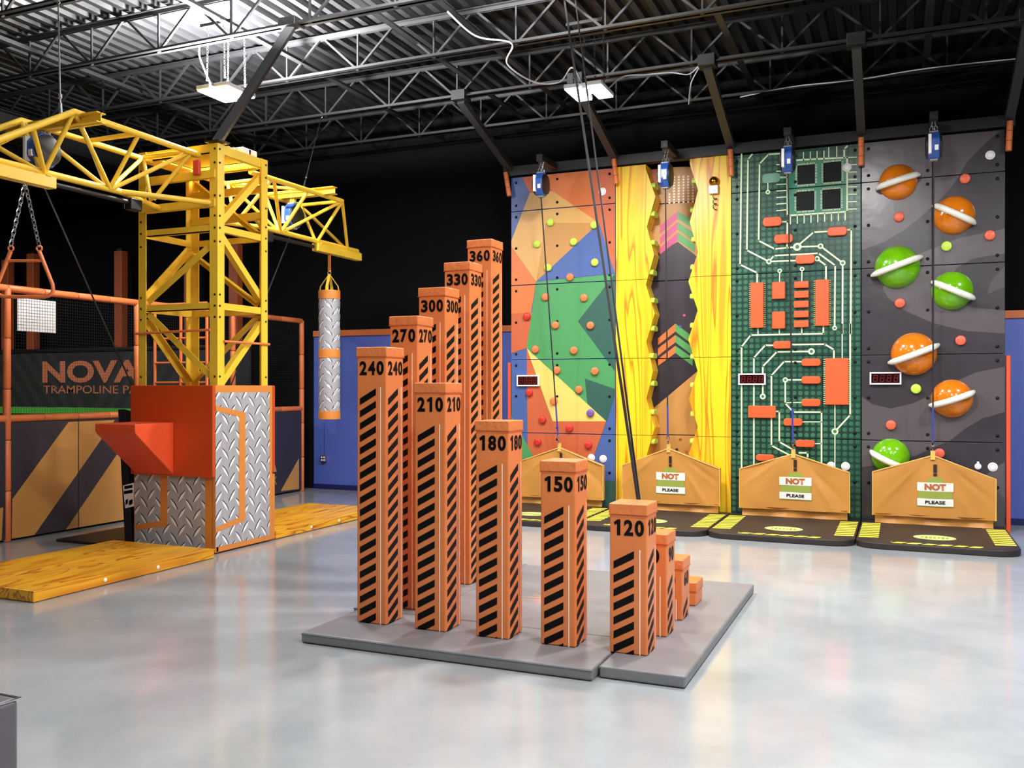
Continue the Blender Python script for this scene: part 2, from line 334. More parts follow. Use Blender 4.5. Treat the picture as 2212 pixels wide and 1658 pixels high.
D = {
'facets': [('wall_blue',[(-6.317,5.744),(-6.072,5.691),(-5.928,5.444),(-6.306,4.57)]),('wall_rust',[(-6.072,5.722),(-5.742,5.753),(-5.504,5.438),(-5.928,5.444)]),('wall_orange',[(-5.742,5.732),(-4.858,5.73),(-4.754,5.147),(-4.671,4.834),(-5.504,5.438)]),('wall_rust',[(-4.858,5.73),(-4.364,5.723),(-4.364,4.019),(-4.395,3.971),(-4.671,4.834),(-4.754,5.147)]),('wall_tan',[(-5.928,5.444),(-5.504,5.438),(-4.671,4.834),(-5.634,4.903),(-5.808,3.899),(-6.306,4.57)]),('wall_brown_tan',[(-5.634,4.903),(-4.671,4.834),(-5.808,3.899)]),('wall_blue',[(-4.671,4.834),(-4.395,3.971),(-5.808,3.899)]),('wall_orange',[(-6.317,4.581),(-5.808,3.899),(-5.906,3.364),(-6.317,3.353)]),('wall_rust',[(-6.315,3.354),(-5.886,3.373),(-5.99,2.749),(-6.315,2.652)]),('wall_green',[(-5.804,3.896),(-4.394,3.961),(-5.046,3.188),(-4.382,2.32),(-4.382,2.031),(-4.922,2.217),(-4.875,1.783),(-5.99,2.749)]),('wall_pine',[(-4.369,3.989),(-4.369,2.3),(-5.046,3.188)]),('wall_pine',[(-4.922,2.217),(-4.369,2.031),(-4.535,1.495),(-4.875,1.783)]),('wall_yellow',[(-5.99,2.749),(-4.54,1.495),(-5.5,1.481)]),('wall_rust',[(-5.986,2.749),(-5.501,1.484),(-4.541,1.498),(-4.907,0.524),(-5.836,0.836),(-5.969,1.018)]),('wall_pine',[(-4.859,0.525),(-4.366,0.5),(-4.366,-0.015),(-5.244,-0.062)]),('wall_green',[(-6.304,1.621),(-5.873,0.893),(-6.037,0.012),(-6.304,-0.002)])],
'holds1': [('hold_lime',-5.541,4.902),('hold_lime',-4.754,4.8),('hold_lime',-5.79,4.544),('hold_lime',-5.116,4.54),('hold_lime',-5.582,4.125),('hold_lime',-4.738,4.17),('hold_orange',-5.182,3.944),('hold_orange',-5.629,3.622),('hold_orange',-4.931,3.581),('hold_orange',-5.446,3.133),('hold_orange',-4.816,3.11),('hold_red',-5.977,3.295),('hold_orange',-5.816,2.723),('hold_orange',-5.111,2.693),('hold_orange',-5.42,2.36),('hold_orange',-4.738,2.339),('hold_orange',-5.022,2.029),('hold_orange',-5.474,1.83),('hold_red',-5.931,1.974),('hold_red',-5.686,1.507),('hold_red',-5.193,1.37),('hold_red',-5.773,1.123),('hold_red',-4.852,1.092),('hold_purple',-4.817,1.632)],
'holds4': [('hold_coral',0.85,5.071),('hold_coral',-0.026,4.586),('hold_coral',1.169,4.235),('hold_coral',-0.013,3.31),('hold_lime',0.609,4.113),('hold_coral',0.793,2.742),('hold_coral',-0.135,1.507),('hold_coral',0.517,1.105),('hold_lime',0.204,2.043)],
'buttons': [(-4.61,5.356),(-4.807,0.878),(-4.599,0.867),(-0.75,5.391),(-0.978,0.87),(-0.77,0.872),(1.174,5.384),(1.018,0.931),(1.206,0.929)],
'timers': [(-6.156,2.278,-5.743,2.086),(-2.36,2.283,-1.941,2.105),(-0.429,2.293,0.006,2.107)],
'zigL': [(-3.866,5.663),(-3.703,5.199),(-3.85,4.715),(-3.726,4.243),(-3.866,3.762),(-3.718,3.277),(-3.858,2.816),(-3.742,2.334),(-3.858,1.877),(-3.718,1.406),(-3.85,0.954),(-3.734,0.516),(-3.85,0.069)],
'zigR': [(-3.138,5.676),(-3.004,5.238),(-3.138,4.74),(-3.004,4.246),(-3.161,3.776),(-3.011,3.306),(-3.161,2.839),(-3.011,2.329),(-3.153,1.88),(-3.011,1.433),(-3.153,0.996),(-3.026,0.545),(-3.138,0.076)],
'back2': [('wall_brown_tan',[(-4.047,5.79),(-3.017,5.692),(-3.017,4.22),(-4.047,4.278)]),('wall_rust',[(-4.047,5.79),(-3.754,5.762),(-3.754,5.388),(-4.047,5.612)]),('wall_dark',[(-3.845,4.261),(-3.416,4.49),(-3.123,4.249),(-3.123,4.226)]),('wall_magenta',[(-3.714,4.775),(-3.416,4.998),(-3.416,4.867),(-3.714,4.637)]),('wall_moss',[(-3.416,4.998),(-3.133,4.812),(-3.133,4.666),(-3.416,4.867)]),('wall_magenta',[(-3.714,4.578),(-3.416,4.822),(-3.416,4.695),(-3.714,4.46)]),('wall_moss',[(-3.416,4.822),(-3.133,4.608),(-3.133,4.463),(-3.416,4.695)]),('wall_magenta',[(-3.714,4.401),(-3.416,4.647),(-3.416,4.51),(-3.714,4.293)]),('wall_moss',[(-3.416,4.647),(-3.133,4.424),(-3.133,4.298),(-3.416,4.51)]),('wall_dark',[(-3.999,4.258),(-2.984,4.232),(-2.984,2.418),(-3.999,1.645)]),('wall_orange',[(-3.747,2.889),(-3.452,3.128),(-3.452,2.994),(-3.747,2.776)]),('wall_moss',[(-3.452,3.128),(-3.172,2.91),(-3.172,2.777),(-3.452,2.994)]),('wall_orange',[(-3.747,2.72),(-3.452,2.938),(-3.452,2.815),(-3.747,2.596)]),('wall_moss',[(-3.452,2.938),(-3.172,2.732),(-3.172,2.599),(-3.452,2.815)]),('wall_orange',[(-3.747,2.54),(-3.452,2.759),(-3.452,2.637),(-3.747,2.427)]),('wall_moss',[(-3.452,2.759),(-3.165,2.555),(-3.165,2.422),(-3.452,2.637)]),('wall_brown_tan',[(-3.999,1.567),(-2.984,2.418),(-2.984,-0.02),(-3.999,-0.076)]),('wall_pink',[(-3.332,3.268),(-3.299,3.288),(-3.277,3.254),(-3.31,3.234)]),('wall_blue',[(-3.399,3.081),(-3.365,3.101),(-3.344,3.067),(-3.377,3.047)]),('wall_brown',[(-3.4,1.204),(-3.362,1.229),(-3.337,1.192),(-3.375,1.167)]),('wall_rust',[(-3.305,1.002),(-3.265,1.029),(-3.238,0.99),(-3.279,0.962)]),('wall_brown',[(-3.192,1.198),(-3.154,1.223),(-3.129,1.186),(-3.167,1.161)]),('wall_dark',[(-3.461,1.035),(-3.422,1.061),(-3.397,1.024),(-3.436,0.998)])],
'dots2': [(-3.551,5.145),(-3.551,5.192),(-3.551,5.239),(-3.551,5.286),(-3.472,5.143),(-3.472,5.19),(-3.472,5.237),(-3.472,5.284),(-3.472,5.331),(-3.472,5.378),(-3.472,5.424),(-3.472,5.471),(-3.472,5.518),(-3.472,5.565),(-3.393,5.141),(-3.393,5.187),(-3.393,5.234),(-3.393,5.281),(-3.393,5.328),(-3.393,5.375),(-3.393,5.421),(-3.393,5.468),(-3.393,5.515),(-3.393,5.562),(-3.314,5.138),(-3.314,5.185),(-3.314,5.232),(-3.314,5.278),(-3.314,5.325),(-3.314,5.372),(-3.314,5.418),(-3.314,5.465),(-3.314,5.512),(-3.314,5.559),(-3.236,5.136),(-3.236,5.182),(-3.236,5.229),(-3.236,5.276),(-3.236,5.322),(-3.236,5.369),(-3.236,5.416),(-3.236,5.462),(-3.236,5.509),(-3.236,5.555),(-3.158,5.133),(-3.158,5.18),(-3.158,5.226),(-3.158,5.273),(-3.158,5.319),(-3.158,5.366),(-3.158,5.413),(-3.158,5.459),(-3.158,5.506)],
'holds2L': [(-3.712,5.401),(-3.712,4.933),(-3.712,4.461),(-3.712,3.97),(-3.712,3.504),(-3.712,3.042),(-3.727,2.591),(-3.727,2.133),(-3.727,1.66),(-3.727,1.175)],
'holds2R': [(-3.103,5.414),(-3.103,4.949),(-3.103,4.466),(-3.103,4.021),(-3.103,3.547),(-3.103,3.074),(-3.108,2.569),(-3.108,2.106),(-3.108,1.638),(-3.108,1.196)],
'bell': (-2.744,5.353),
'bellbox': (-2.75,5.228),
'traces': [[(-2.316,5.747),(-2.337,4.006),(-2.075,3.863),(-2.075,3.701)],[(-2.153,5.73),(-2.216,5.661),(-2.233,4.227),(-1.896,4.031),(-1.492,4.024)],[(-1.737,5.699),(-1.902,5.705),(-2.038,5.572),(-2.052,4.366),(-1.809,4.223),(-1.471,4.234)],[(-1.471,4.234),(-1.13,4.224),(-0.811,3.951),(-0.815,2.881)],[(-1.471,4.245),(-1.23,4.444),(-1.021,4.443)],[(-0.747,4.449),(-0.688,4.445),(-0.698,2.878)],[(-1.896,4.031),(-1.819,4.117),(-1.16,4.117),(-0.919,3.919),(-0.926,2.994)],[(-1.21,4.036),(-1.18,4.034),(-1.051,3.926),(-1.051,3.701)],[(-1.706,4.638),(-1.618,4.632),(-1.624,4.233)],[(-1.733,3.877),(-1.737,3.697)],[(-1.4,3.888),(-1.405,3.696)],[(-1.912,5.278),(-1.912,5.139)],[(-1.726,5.336),(-1.624,5.326)],[(-1.618,5.58),(-0.747,5.542),(-0.747,4.722),(-1.618,4.727),(-1.618,5.58)],[(-1.011,5.719),(-1.011,5.562)],[(-0.897,5.717),(-0.897,5.557)],[(-0.747,5.712),(-0.789,5.675),(-0.789,5.547)],[(-0.818,3.022),(-0.818,2.504)],[(-0.704,3.019),(-0.704,1.647),(-0.922,1.395)],[(-1.089,3.018),(-1.089,2.885),(-2.174,2.888),(-2.315,2.707),(-2.315,0.744)],[(-2.062,3.056),(-2.062,2.896)],[(-1.739,3.047),(-1.739,2.889)],[(-1.404,3.038),(-1.404,2.886)],[(-1.831,2.721),(-1.952,2.723),(-2.125,2.532),(-2.125,0.797)],[(-1.548,2.727),(-1.068,2.723),(-0.936,2.638),(-0.936,2.506)],[(-1.263,2.617),(-1.776,2.618),(-1.989,2.394),(-1.989,1.95)],[(-1.408,2.463),(-1.667,2.466),(-1.857,2.252),(-1.857,1.157),(-1.548,0.997)],[(-1.408,2.181),(-1.649,2.181),(-1.649,1.816),(-1.526,1.682),(-1.115,1.687),(-1.115,0.854)],[(-1.408,1.834),(-1.649,1.828)],[(-1.787,1.691),(-1.739,1.691),(-1.739,1.217),(-1.526,1.098)],[(-1.386,1.534),(-1.115,1.538)],[(-1.216,1.202),(-1.115,1.205)],[(-1.44,1.056),(-1.318,1.059),(-1.318,1.003)],[(-0.922,1.799),(-0.922,0.817)],[(-1.778,5.532),(-1.624,5.517)],[(-0.737,5.541),(-0.615,5.533)],[(-1.778,5.43),(-1.624,5.418)],[(-0.737,5.429),(-0.615,5.422)],[(-1.778,5.328),(-1.624,5.318)],[(-0.737,5.318),(-0.615,5.31)],[(-1.778,5.225),(-1.624,5.218)],[(-0.737,5.206),(-0.615,5.199)],[(-1.778,5.123),(-1.624,5.118)],[(-0.737,5.094),(-0.615,5.088)],[(-1.778,5.021),(-1.624,5.018)],[(-0.737,4.982),(-0.615,4.976)],[(-1.778,4.918),(-1.624,4.919)],[(-0.737,4.87),(-0.615,4.865)],[(-1.778,4.816),(-1.624,4.819)],[(-0.737,4.759),(-0.615,4.753)],[(-1.573,4.724),(-1.573,4.597)],[(-1.471,4.723),(-1.471,4.597)],[(-1.37,4.721),(-1.37,4.597)],[(-1.27,4.72),(-1.27,4.597)],[(-1.17,4.719),(-1.17,4.597)],[(-1.07,4.718),(-1.07,4.597)],[(-0.972,4.716),(-0.972,4.598)],[(-0.873,4.715),(-0.873,4.598)],[(-0.776,4.714),(-0.776,4.598)],[(-1.38,5.684),(-1.38,5.563)],[(-1.28,5.68),(-1.28,5.56)],[(-1.18,5.676),(-1.18,5.556)],[(-1.08,5.672),(-1.08,5.553)]],
'nodes3': [(-1.471,4.234,0.062),(-1.13,4.224,0.042),(-0.811,3.951,0.042),(-1.896,4.031,0.042),(-1.18,4.034,0.04),(-1.733,3.877,0.035),(-1.4,3.888,0.035),(-0.926,2.966,0.035),(-1.912,5.117,0.035),(-1.263,2.617,0.05),(-1.989,1.923,0.045),(-1.649,2.181,0.04),(-0.922,1.395,0.05)],
'board3': [(-1.618,5.58),(-0.747,5.542),(-0.747,4.722),(-1.618,4.727)],
'chips3': [(-1.471,5.488,-1.21,5.19),(-1.09,5.493,-0.828,5.191),(-1.485,5.081,-1.22,4.786),(-1.104,5.08,-0.84,4.783)],
'pills3': [(-1.981,4.716,-1.7,4.572),(-1.809,4.436,-1.532,4.297),(-1.027,4.495,-0.747,4.362),(-1.492,4.098,-1.21,3.962),(-1.824,2.784,-1.548,2.664),(-1.404,2.507,-1.125,2.391),(-1.404,2.237,-1.125,2.12),(-1.404,1.89,-1.125,1.775),(-1.671,1.586,-1.391,1.471),(-1.494,1.256,-1.212,1.147),(-2.085,1.019,-1.813,0.914)],
'teal3': (-1.996,5.403,-1.726,5.261),
'blocks3': [(-2.17,3.706,-1.975,2.996),(-1.844,3.702,-1.648,3.438),(-1.844,3.242,-1.648,2.977),(-1.512,3.697,-1.3,3.593),(-1.512,3.549,-1.3,3.441),(-1.518,3.397,-1.3,3.292),(-1.518,3.242,-1.3,3.14),(-1.518,3.094,-1.3,2.989),(-1.2,3.708,-1.005,3.002),(-1.058,2.507,-0.729,1.801),(-2.208,1.778,-1.787,1.589)],
'planets': [('planet_orange',-0.041,5.105,0.265,(-0.295,5.031),(0.209,5.169)),('planet_orange',0.707,4.558,0.281,(0.474,4.689),(0.938,4.432)),('planet_green',-0.051,3.849,0.315,(-0.352,3.746),(0.236,3.959)),('planet_green',0.684,3.467,0.281,(0.455,3.581),(0.929,3.354)),('planet_orange',0.173,2.556,0.315,(-0.117,2.446),(0.46,2.668)),('planet_orange',0.68,1.902,0.279,(0.427,1.816),(0.924,1.991)),('planet_green',-0.141,1.039,0.267,(-0.382,1.101),(0.002,0.914))],
'bands4': [('space_light',[(-0.534,5.772),(1.287,5.714),(1.131,5.574),(0.885,5.324),(0.761,5.098),(0.6,4.874),(0.328,4.616),(0.052,4.394),(-0.229,4.23),(-0.553,4.127)]),('space_light',[(-0.248,3.537),(-0.21,3.658),(-0.079,3.834),(0.236,4.019),(0.779,4.225),(1.381,4.322),(1.381,3.972),(0.956,3.918),(0.743,3.792),(0.6,3.56),(0.636,3.36),(0.956,3.209),(1.381,3.156),(1.381,2.829),(0.867,2.877),(0.419,3.008),(0.052,3.2),(-0.173,3.391)]),('space_mid',[(1.139,3.399),(1.183,3.573),(1.381,3.817),(1.381,3.506)]),('space_light',[(-0.561,1.944),(-0.398,1.814),(-0.137,1.751),(0.159,1.829),(0.392,1.947),(0.698,2.138),(0.999,2.283),(1.377,2.363),(1.377,1.723),(1.073,1.616),(0.849,1.466),(0.661,1.294),(0.392,1.161),(0.198,1.059),(-0.197,0.929),(-0.561,0.862)]),('space_light',[(1.377,1.022),(1.203,0.892),(0.962,0.633),(0.774,0.288),(0.584,0.025),(1.377,0.073)])],
'court': [[(8.024,0.417),(8.424,0.472),(8.394,-0.031),(8.024,-0.024)],[(8.557,0.564),(9.454,1.569),(10.288,1.571),(8.864,-0.001),(8.548,-0.007)],[(9.369,-0.009),(10.345,1.067),(10.621,1.048),(10.621,-0.012),(10.192,-0.009)],[(14.87,0.666),(14.87,0.055),(14.294,0.07)]],
'courttext': ((14.173,0.874),(14.173,0.45),(14.173,0.37),(14.173,0.211)),
}
# ================================================================ the room
X0, X1, Y0, YW = -22.0, 9.0, -7.0, 15.5
ZD = 7.22                                         # underside of the roof deck
struct(MB().box(X0, X1, Y0, YW, -.1, 0).build('floor', 'concrete'))
b_ = MB().box(X0, X1, YW, YW + .15, 0, ZD + .1).build('wall_back', 'black_wall'); struct(b_)
struct(MB().box(X0, X1, Y0 - .15, Y0, 0, ZD + .1).build('wall_front', 'black_wall'))
struct(MB().box(X0 - .15, X0, Y0, YW, 0, ZD + .1).build('wall_left', 'black_wall'))
struct(MB().box(X1, X1 + .15, Y0, YW, 0, ZD + .1).build('wall_right', 'black_wall'))
# lower blue wall paint as a lining board with its orange cap rail and dark base
MB().box(-11.05, X1, YW - .02, YW, .0, 3.1).build('lining_panel', 'wall_blue_paint', b_)
struct(MB().box(-11.05, X1, YW - .055, YW - .02, 3.1, 3.22).build('trim_1', 'orange_trim', bevel=.008))
struct(MB().box(-11.05, X1, YW - .035, YW - .02, 0, .1).build('baseboard_back', 'blue_base'))
# ribbed roof deck: trapezoid ribs running along y
mb = MB(); x = X0; prof = []
while x < X1:
    prof += [(x, ZD), (x + .09, ZD), (x + .115, ZD + .075), (x + .205, ZD + .075)]; x += .23
k = len(prof)
mb.v = [(px_, Y0, z) for px_, z in prof] + [(px_, YW, z) for px_, z in prof]
mb.f = [(i, i + 1, k + i + 1, k + i) for i in range(k - 1)]; mb.m = [0] * (k - 1)
mb.box(X0, X1, Y0, YW, ZD + .1, ZD + .2)
struct(mb.build('ceiling', 'deck_paint'))
# open web roof joists running along x
ZB, JD = 6.6, .56
JX0, JX1, PAN = -21.9, 8.9, 1.23
vert = MB().box(-.012, .012, -.012, .012, 0, JD).mesh('web_vertical', 'joist_paint')
dia1 = MB().bar((0, 0, 0), (PAN / 2, 0, JD), .03, .03, (0, 1, 0)).mesh('web_rise', 'joist_paint')
dia2 = MB().bar((0, 0, JD), (PAN / 2, 0, 0), .03, .03, (0, 1, 0)).mesh('web_fall', 'joist_paint')
JY = [(14.42, 'nearest the climbing walls'), (12.75, 'second out from the climbing walls'), (11.06, 'third out from the climbing walls'), (9.4, 'fourth out, above the crane tower'), (7.74, 'fifth out, above the near crane arm'), (6.08, 'sixth out, highest at the top left')]
for jy, where in JY:
    t = joist = thing('roof_joist', 'black open web steel roof joist ' + where, 'joist', (-5, jy, ZB), 'roof joists'); struct(t)
    for s in (-1, 1):
        for nm, z, dz in (('bottom_chord', ZB, .055), ('top_chord', ZB + JD, -.055)):
            MB().box(JX0, JX1, min(jy + s * .015, jy + s * .075), max(jy + s * .015, jy + s * .075), min(z, z + dz * .16), max(z, z + dz * .16)).box(JX0, JX1, min(jy + s * .015, jy + s * .024), max(jy + s * .015, jy + s * .024), min(z, z + dz), max(z, z + dz)).build(nm, 'joist_paint', t)
    x = JX0 + (.37 * (int(jy * 3) % 3))
    while x + PAN < JX1:
        if x > -17.5 and x < 4.5:
            put('web_member', dia1, t, (x, jy, ZB)); put('web_member', dia2, t, (x + PAN / 2, jy, ZB)); put('web_member', vert, t, (x + PAN, jy, ZB))
        x += PAN
    MB().box(JX0, -16.5, jy - .012, jy + .012, ZB + .02, ZB + JD).build('end_web', 'joist_paint', t)
# bridging channels along y, over the bottom chords
for bx, where in ((-5.28, 'passing just left of the right hanging lamp'), (-6.2, 'left of the other bridging beams near the ceiling middle'), (-8.15, 'running toward the tower side lamp'), (-2.2, 'above the yellow climbing wall'), (.3, 'above the circuit board climbing wall'), (-11.4, 'above the netted court')):
    struct(tag(MB().angle((bx, 6.0, ZB + .22), (bx, 15.4, ZB + .22), (1, 0, 0), (0, 0, 1), .09, .01).build('bridging_beam', 'joist_paint'), 'grey steel bridging angle ' + where, 'beam', 'bridging beams'))
# main girder over the far left
struct(tag(MB().box(-14.2, -13.95, 6, 15.45, ZB - .25, ZB - .235).box(-14.2, -13.95, 6, 15.45, ZB + .15, ZB + .165).box(-14.085, -14.065, 6, 15.45, ZB - .25, ZB + .165).build('roof_girder', 'joist_paint'), 'black steel roof girder crossing the ceiling above the court', 'beam'))

# ================================================================ hanging lamps
def lamp(i, x, y, z, down, up, label):
    t = thing('high_bay_lamp', label, 'ceiling lamp', (x, y, z), 'hanging high bay lamps')
    for sx in (-.15, .15):
        h = MB().box(x + sx - .11, x + sx + .11, y - .29, y + .29, z, z + .055).build('housing', 'lamp_housing', t, bevel=.012)
        MB().box(x + sx - .1, x + sx + .1, y - .27, y + .27, z - .014, z - .001).build('lens', 'lamp_lens', h)
        for sy in (-.2, .2):
            c = MB(); chain(c, (x + sx, y + sy, z + .055), (x + sx * .9, y + sy, ZB + .25), .05, .003); c.build('chain', 'steel_black', t)
    MB().box(x - .08, x + .08, y - .14, y + .14, z + .02, z + .1).build('driver_box', 'lamp_housing', t, bevel=.01)
    for sy in (-.2, .2): MB().bar((x - .25, y + sy, ZB + .27), (x + .25, y + sy, ZB + .27), .04, .04).build('hanger_rail', 'steel_black', t)
    for dz, pw, rx in ((-.03, down, 0), (.13, up, math.pi)):
        if pw < 20: continue
        l = bpy.data.lights.new('lamp_light', 'AREA'); l.shape = 'RECTANGLE'; l.size = .5; l.size_y = .55; l.energy = pw; l.color = (1, .99, .975)
        o = bpy.data.objects.new('lamp_light', l); COL.objects.link(o); o.parent = t; o.location = (0, 0, dz); o.rotation_euler = (rx, 0, 0)
LN = ['white twin panel lamp glowing above the yellow crane tower', 'white twin panel lamp glowing above the faceted climbing wall', 'twin panel lamp above the circuit board climbing wall, at the top edge',
      'twin panel lamp right of the space climbing wall', 'unseen twin panel lamp added high above the orange pillars', 'twin panel lamp over the open floor in front of the pillars', 'twin panel lamp above the camera side floor', 'twin panel lamp at the right of the near floor',
      'twin panel lamp behind the camera, left of its pair', 'twin panel lamp behind the camera, right of its pair', 'unseen twin panel lamp added over the netted trampoline court']
for i, L in enumerate(LAMPS): lamp(i, *L, LN[i])
def cable(name, pts, r, m, label, smooth=60):
    # Catmull-Rom through pts
    P = [Vector(p) for p in pts]; out = []
    for i in range(len(P) - 1):
        a = P[max(i - 1, 0)]; b = P[i]; c = P[i + 1]; d = P[min(i + 2, len(P) - 1)]
        for k in range(8):
            t = k / 8
            out.append(.5 * ((2 * b) + (c - a) * t + (2 * a - 5 * b + 4 * c - d) * t * t + (3 * b - a - 3 * c + d) * t ** 3))
    out.append(P[-1])
    return tag(MB().tube(out, r, 6).build(name, m, smooth=smooth), label, 'cable')
cable('power_cable', [(-5.1, 9.9, 6.66), (-5.0, 10.5, 6.56), (-4.72, 11.0, 6.6), (-4.85, 11.15, 6.4), (-4.6, 11.5, 6.23), (-4.25, 11.55, 6.2), (-4.05, 11.5, 6.35), (-3.9, 11.5, 6.1)], .012, 'cable_white', 'white power cable drooping to the lamp over the faceted wall')
cable('power_cable', [(-3.65, 11.75, 6.06), (-3.55, 12.2, 6.38), (-3.3, 12.5, 6.47), (-3.0, 12.7, 6.52), (-2.75, 12.75, 6.48), (-2.6, 12.75, 6.58), (-2.75, 12.9, 6.4), (-2.85, 13.2, 6.2)], .009, 'cable_white', 'thin white cable looping from the lamp toward the yellow wall')
cable('conduit', [(-2.3, 14.38, 6.58), (-1.5, 14.38, 6.64), (-.6, 14.38, 6.62), (.5, 14.38, 6.66), (2.6, 14.38, 6.6)], .009, 'cable_white', 'pale cable run along the joist above the circuit and space walls')
cable('wire', [(-9.6, 6.0, 6.25), (-8.4, 7.0, 6.5), (-7.4, 7.7, 6.58)], .009, 'cable_white', 'pale wire crossing the top left corner of the ceiling')
cable('power_cable', [(-8.5, 9.6, 6.1), (-8.62, 9.5, 6.5), (-8.5, 9.42, 6.66)], .01, 'cable_white', 'white cable rising from the lamp above the crane tower')
# ================================================================ height pillars and their mats
PW = .285
PLAB = {240: 'tall orange padded pillar marked 240 at the front left corner of the mat', 210: 'orange padded pillar marked 210, next along the front row from the corner one',
        180: 'orange padded pillar marked 180 in the middle of the front row', 150: 'orange padded pillar marked 150 in the front row beside the short corner one',
        120: 'orange padded pillar marked 120 at the front right corner of the mat', 90: 'short orange padded pillar marked 90 directly behind the front right corner one',
        60: 'short orange padded pillar marked 60, second lowest of all', 30: 'lowest orange padded pillar, a small cube ending the right row',
        270: 'tall orange padded pillar marked 270 directly behind the front left corner one', 300: 'tall orange padded pillar marked 300 in the middle of the left row',
        330: 'tall orange padded pillar marked 330, second tallest of all', 360: 'tallest orange padded pillar, marked 360, ending the left row'}
def stripes(mb, w, h0, top):
    """black slanted bars in local x (0..w) and z, from h0 up to top; white line"""
    x0, x1, per, th, rise = w * .11, w * .66, .104, .056, .085
    z = top - .345 - rise
    while z > h0 - rise:
        p = clip([(x0, z - th), (x1, z - th + rise), (x1, z + rise), (x0, z)], 0, w, h0, top)
        if p: yield p
        z -= per
def pillar(x, y, num, h):
    z0 = .09
    t = thing('height_pillar', PLAB[num], 'pillar', (x + PW / 2, y + PW / 2, 0), 'orange height pillars')
    body = MB().box(x, x + PW, y, y + PW, .089, h - .075).build('body', 'pillar_vinyl', t, bevel=.012)
    MB().box(x - .006, x + PW + .006, y - .006, y + PW + .006, h - .085, h).build('cap', 'cap_vinyl', t, bevel=.009, seg=2)
    MB().tube([(x - .007, y - .007, h - .084), (x + PW + .007, y - .007, h - .084), (x + PW + .007, y + PW + .007, h - .084), (x - .007, y + PW + .007, h - .084)], .003, 6, closed=True).build('seam', 'vinyl_red_orange', t)
    pr = MB(); ln = MB(); pr2 = MB(); ln2 = MB()
    for p in stripes(pr, PW, z0, h):
        pr.face([(x + a, y - .0025, c) for a, c in p]); pr2.face([(x + PW + .0025, y + a, c) for a, c in p])
    for sx in (.80,):
        a, b2 = PW * sx, PW * sx + .008; tp = h - .335
        if tp > z0:
            ln.face([(x + a, y - .0025, z0), (x + b2, y - .0025, z0), (x + b2, y - .0025, tp), (x + a, y - .0025, tp)])
            ln2.face([(x + PW + .0025, y + a + .01, z0), (x + PW + .0025, y + b2 + .01, z0), (x + PW + .0025, y + b2 + .01, tp), (x + PW + .0025, y + a + .01, tp)])
    for q in (pr, pr2):
        if q.f: q.build('hazard_print', 'print_black', body)
    for q in (ln, ln2):
        if q.f: q.build('line_print', 'print_white', body)
    s = str(num); wd = .235 if len(s) == 3 else .16; hh = .118
    if h > .4:
        me = number_mesh(s, 'print_black', hh, wd)
        put('number_print', me, body, (x + (PW - wd) / 2 + .004, y - .003, h - .235), FRONT)
        put('number_print', me, body, (x + PW + .003, y + (PW - wd) / 2 + .004, h - .235), SIDE)
    return t
for i, n in enumerate((240, 210, 180, 150, 120)): pillar(-4.212 + .5535 * i, 6.51, n, n / 100)
for i, n in enumerate((90, 60, 30)): pillar(-1.985, 6.51 + .558 * (i + 1), n, n / 100)
for i, n in enumerate((270, 300, 330, 360)): pillar(-4.225 - .012 * i, 6.51 + .555 * (i + 1), n, n / 100 + .012 * i)
def softmat(name, poly, label, h=.088, splash=False, group='grey floor mats under the pillars'):
    t = thing(name, label, 'floor mat', (poly[0][0], poly[0][1], 0), group)
    MB().prism([(p[0], p[1], h) for p in poly], (0, 0, -h + .006), 0, 1).build('pad', ['mat_grey', 'mat_grey_side'], t, bevel=.014, seg=3)
    # base sheet and welt seam
    c = Vector((sum(p[0] for p in poly) / len(poly), sum(p[1] for p in poly) / len(poly), 0))
    MB().tube([(p[0] + (c.x - p[0]) * .004, p[1] + (c.y - p[1]) * .004, h - .012) for p in poly], .006, 6, closed=True).build('welt', 'mat_grey_side', t, smooth=50)
    MB().prism([(p[0] + (c.x - p[0]) * .015, p[1] + (c.y - p[1]) * .015, .007) for p in poly], (0, 0, -.006)).build('base_sheet', 'black_vinyl', t)
    return t
G = .006
def notch_mat(name, x0, x1, y0, y1, label): return softmat(name, [(x0, y0), (x1, y0), (x1, y1), (x0, y1)], label)
notch_mat('floor_mat', -4.45, -1.985, 6.06, 6.92, 'long grey floor mat at the front under pillars 240 to 150')
notch_mat('floor_mat', -1.967, -1.355, 6.16, 9.33, 'grey floor mat along the right under the short pillars')
notch_mat('floor_mat', -4.52, -3.86, 6.93, 9.42, 'grey floor mat along the left under pillars 270 to 360')
t = notch_mat('floor_mat', -3.85, -1.985, 6.93, 9.38, 'grey square floor mat in the middle with a faded orange emblem')
sp = MB(); n = 34
for k in range(n):
    a = 2 * math.pi * k / n; b2 = 2 * math.pi * (k + .5) / n; a2 = 2 * math.pi * (k + 1) / n; r1 = random.uniform(.22, .36); r0 = .15
    f = lambda an, r_: (-2.92 + math.cos(an) * r_, 7.95 + math.sin(an) * r_, .0895)
    sp.face([f(a, r0), f(b2, r1 + .12 * (k % 2)), f(a2, r0), (-2.92, 7.95, .0895)])
sp.build('emblem_print', 'splash_orange', t)

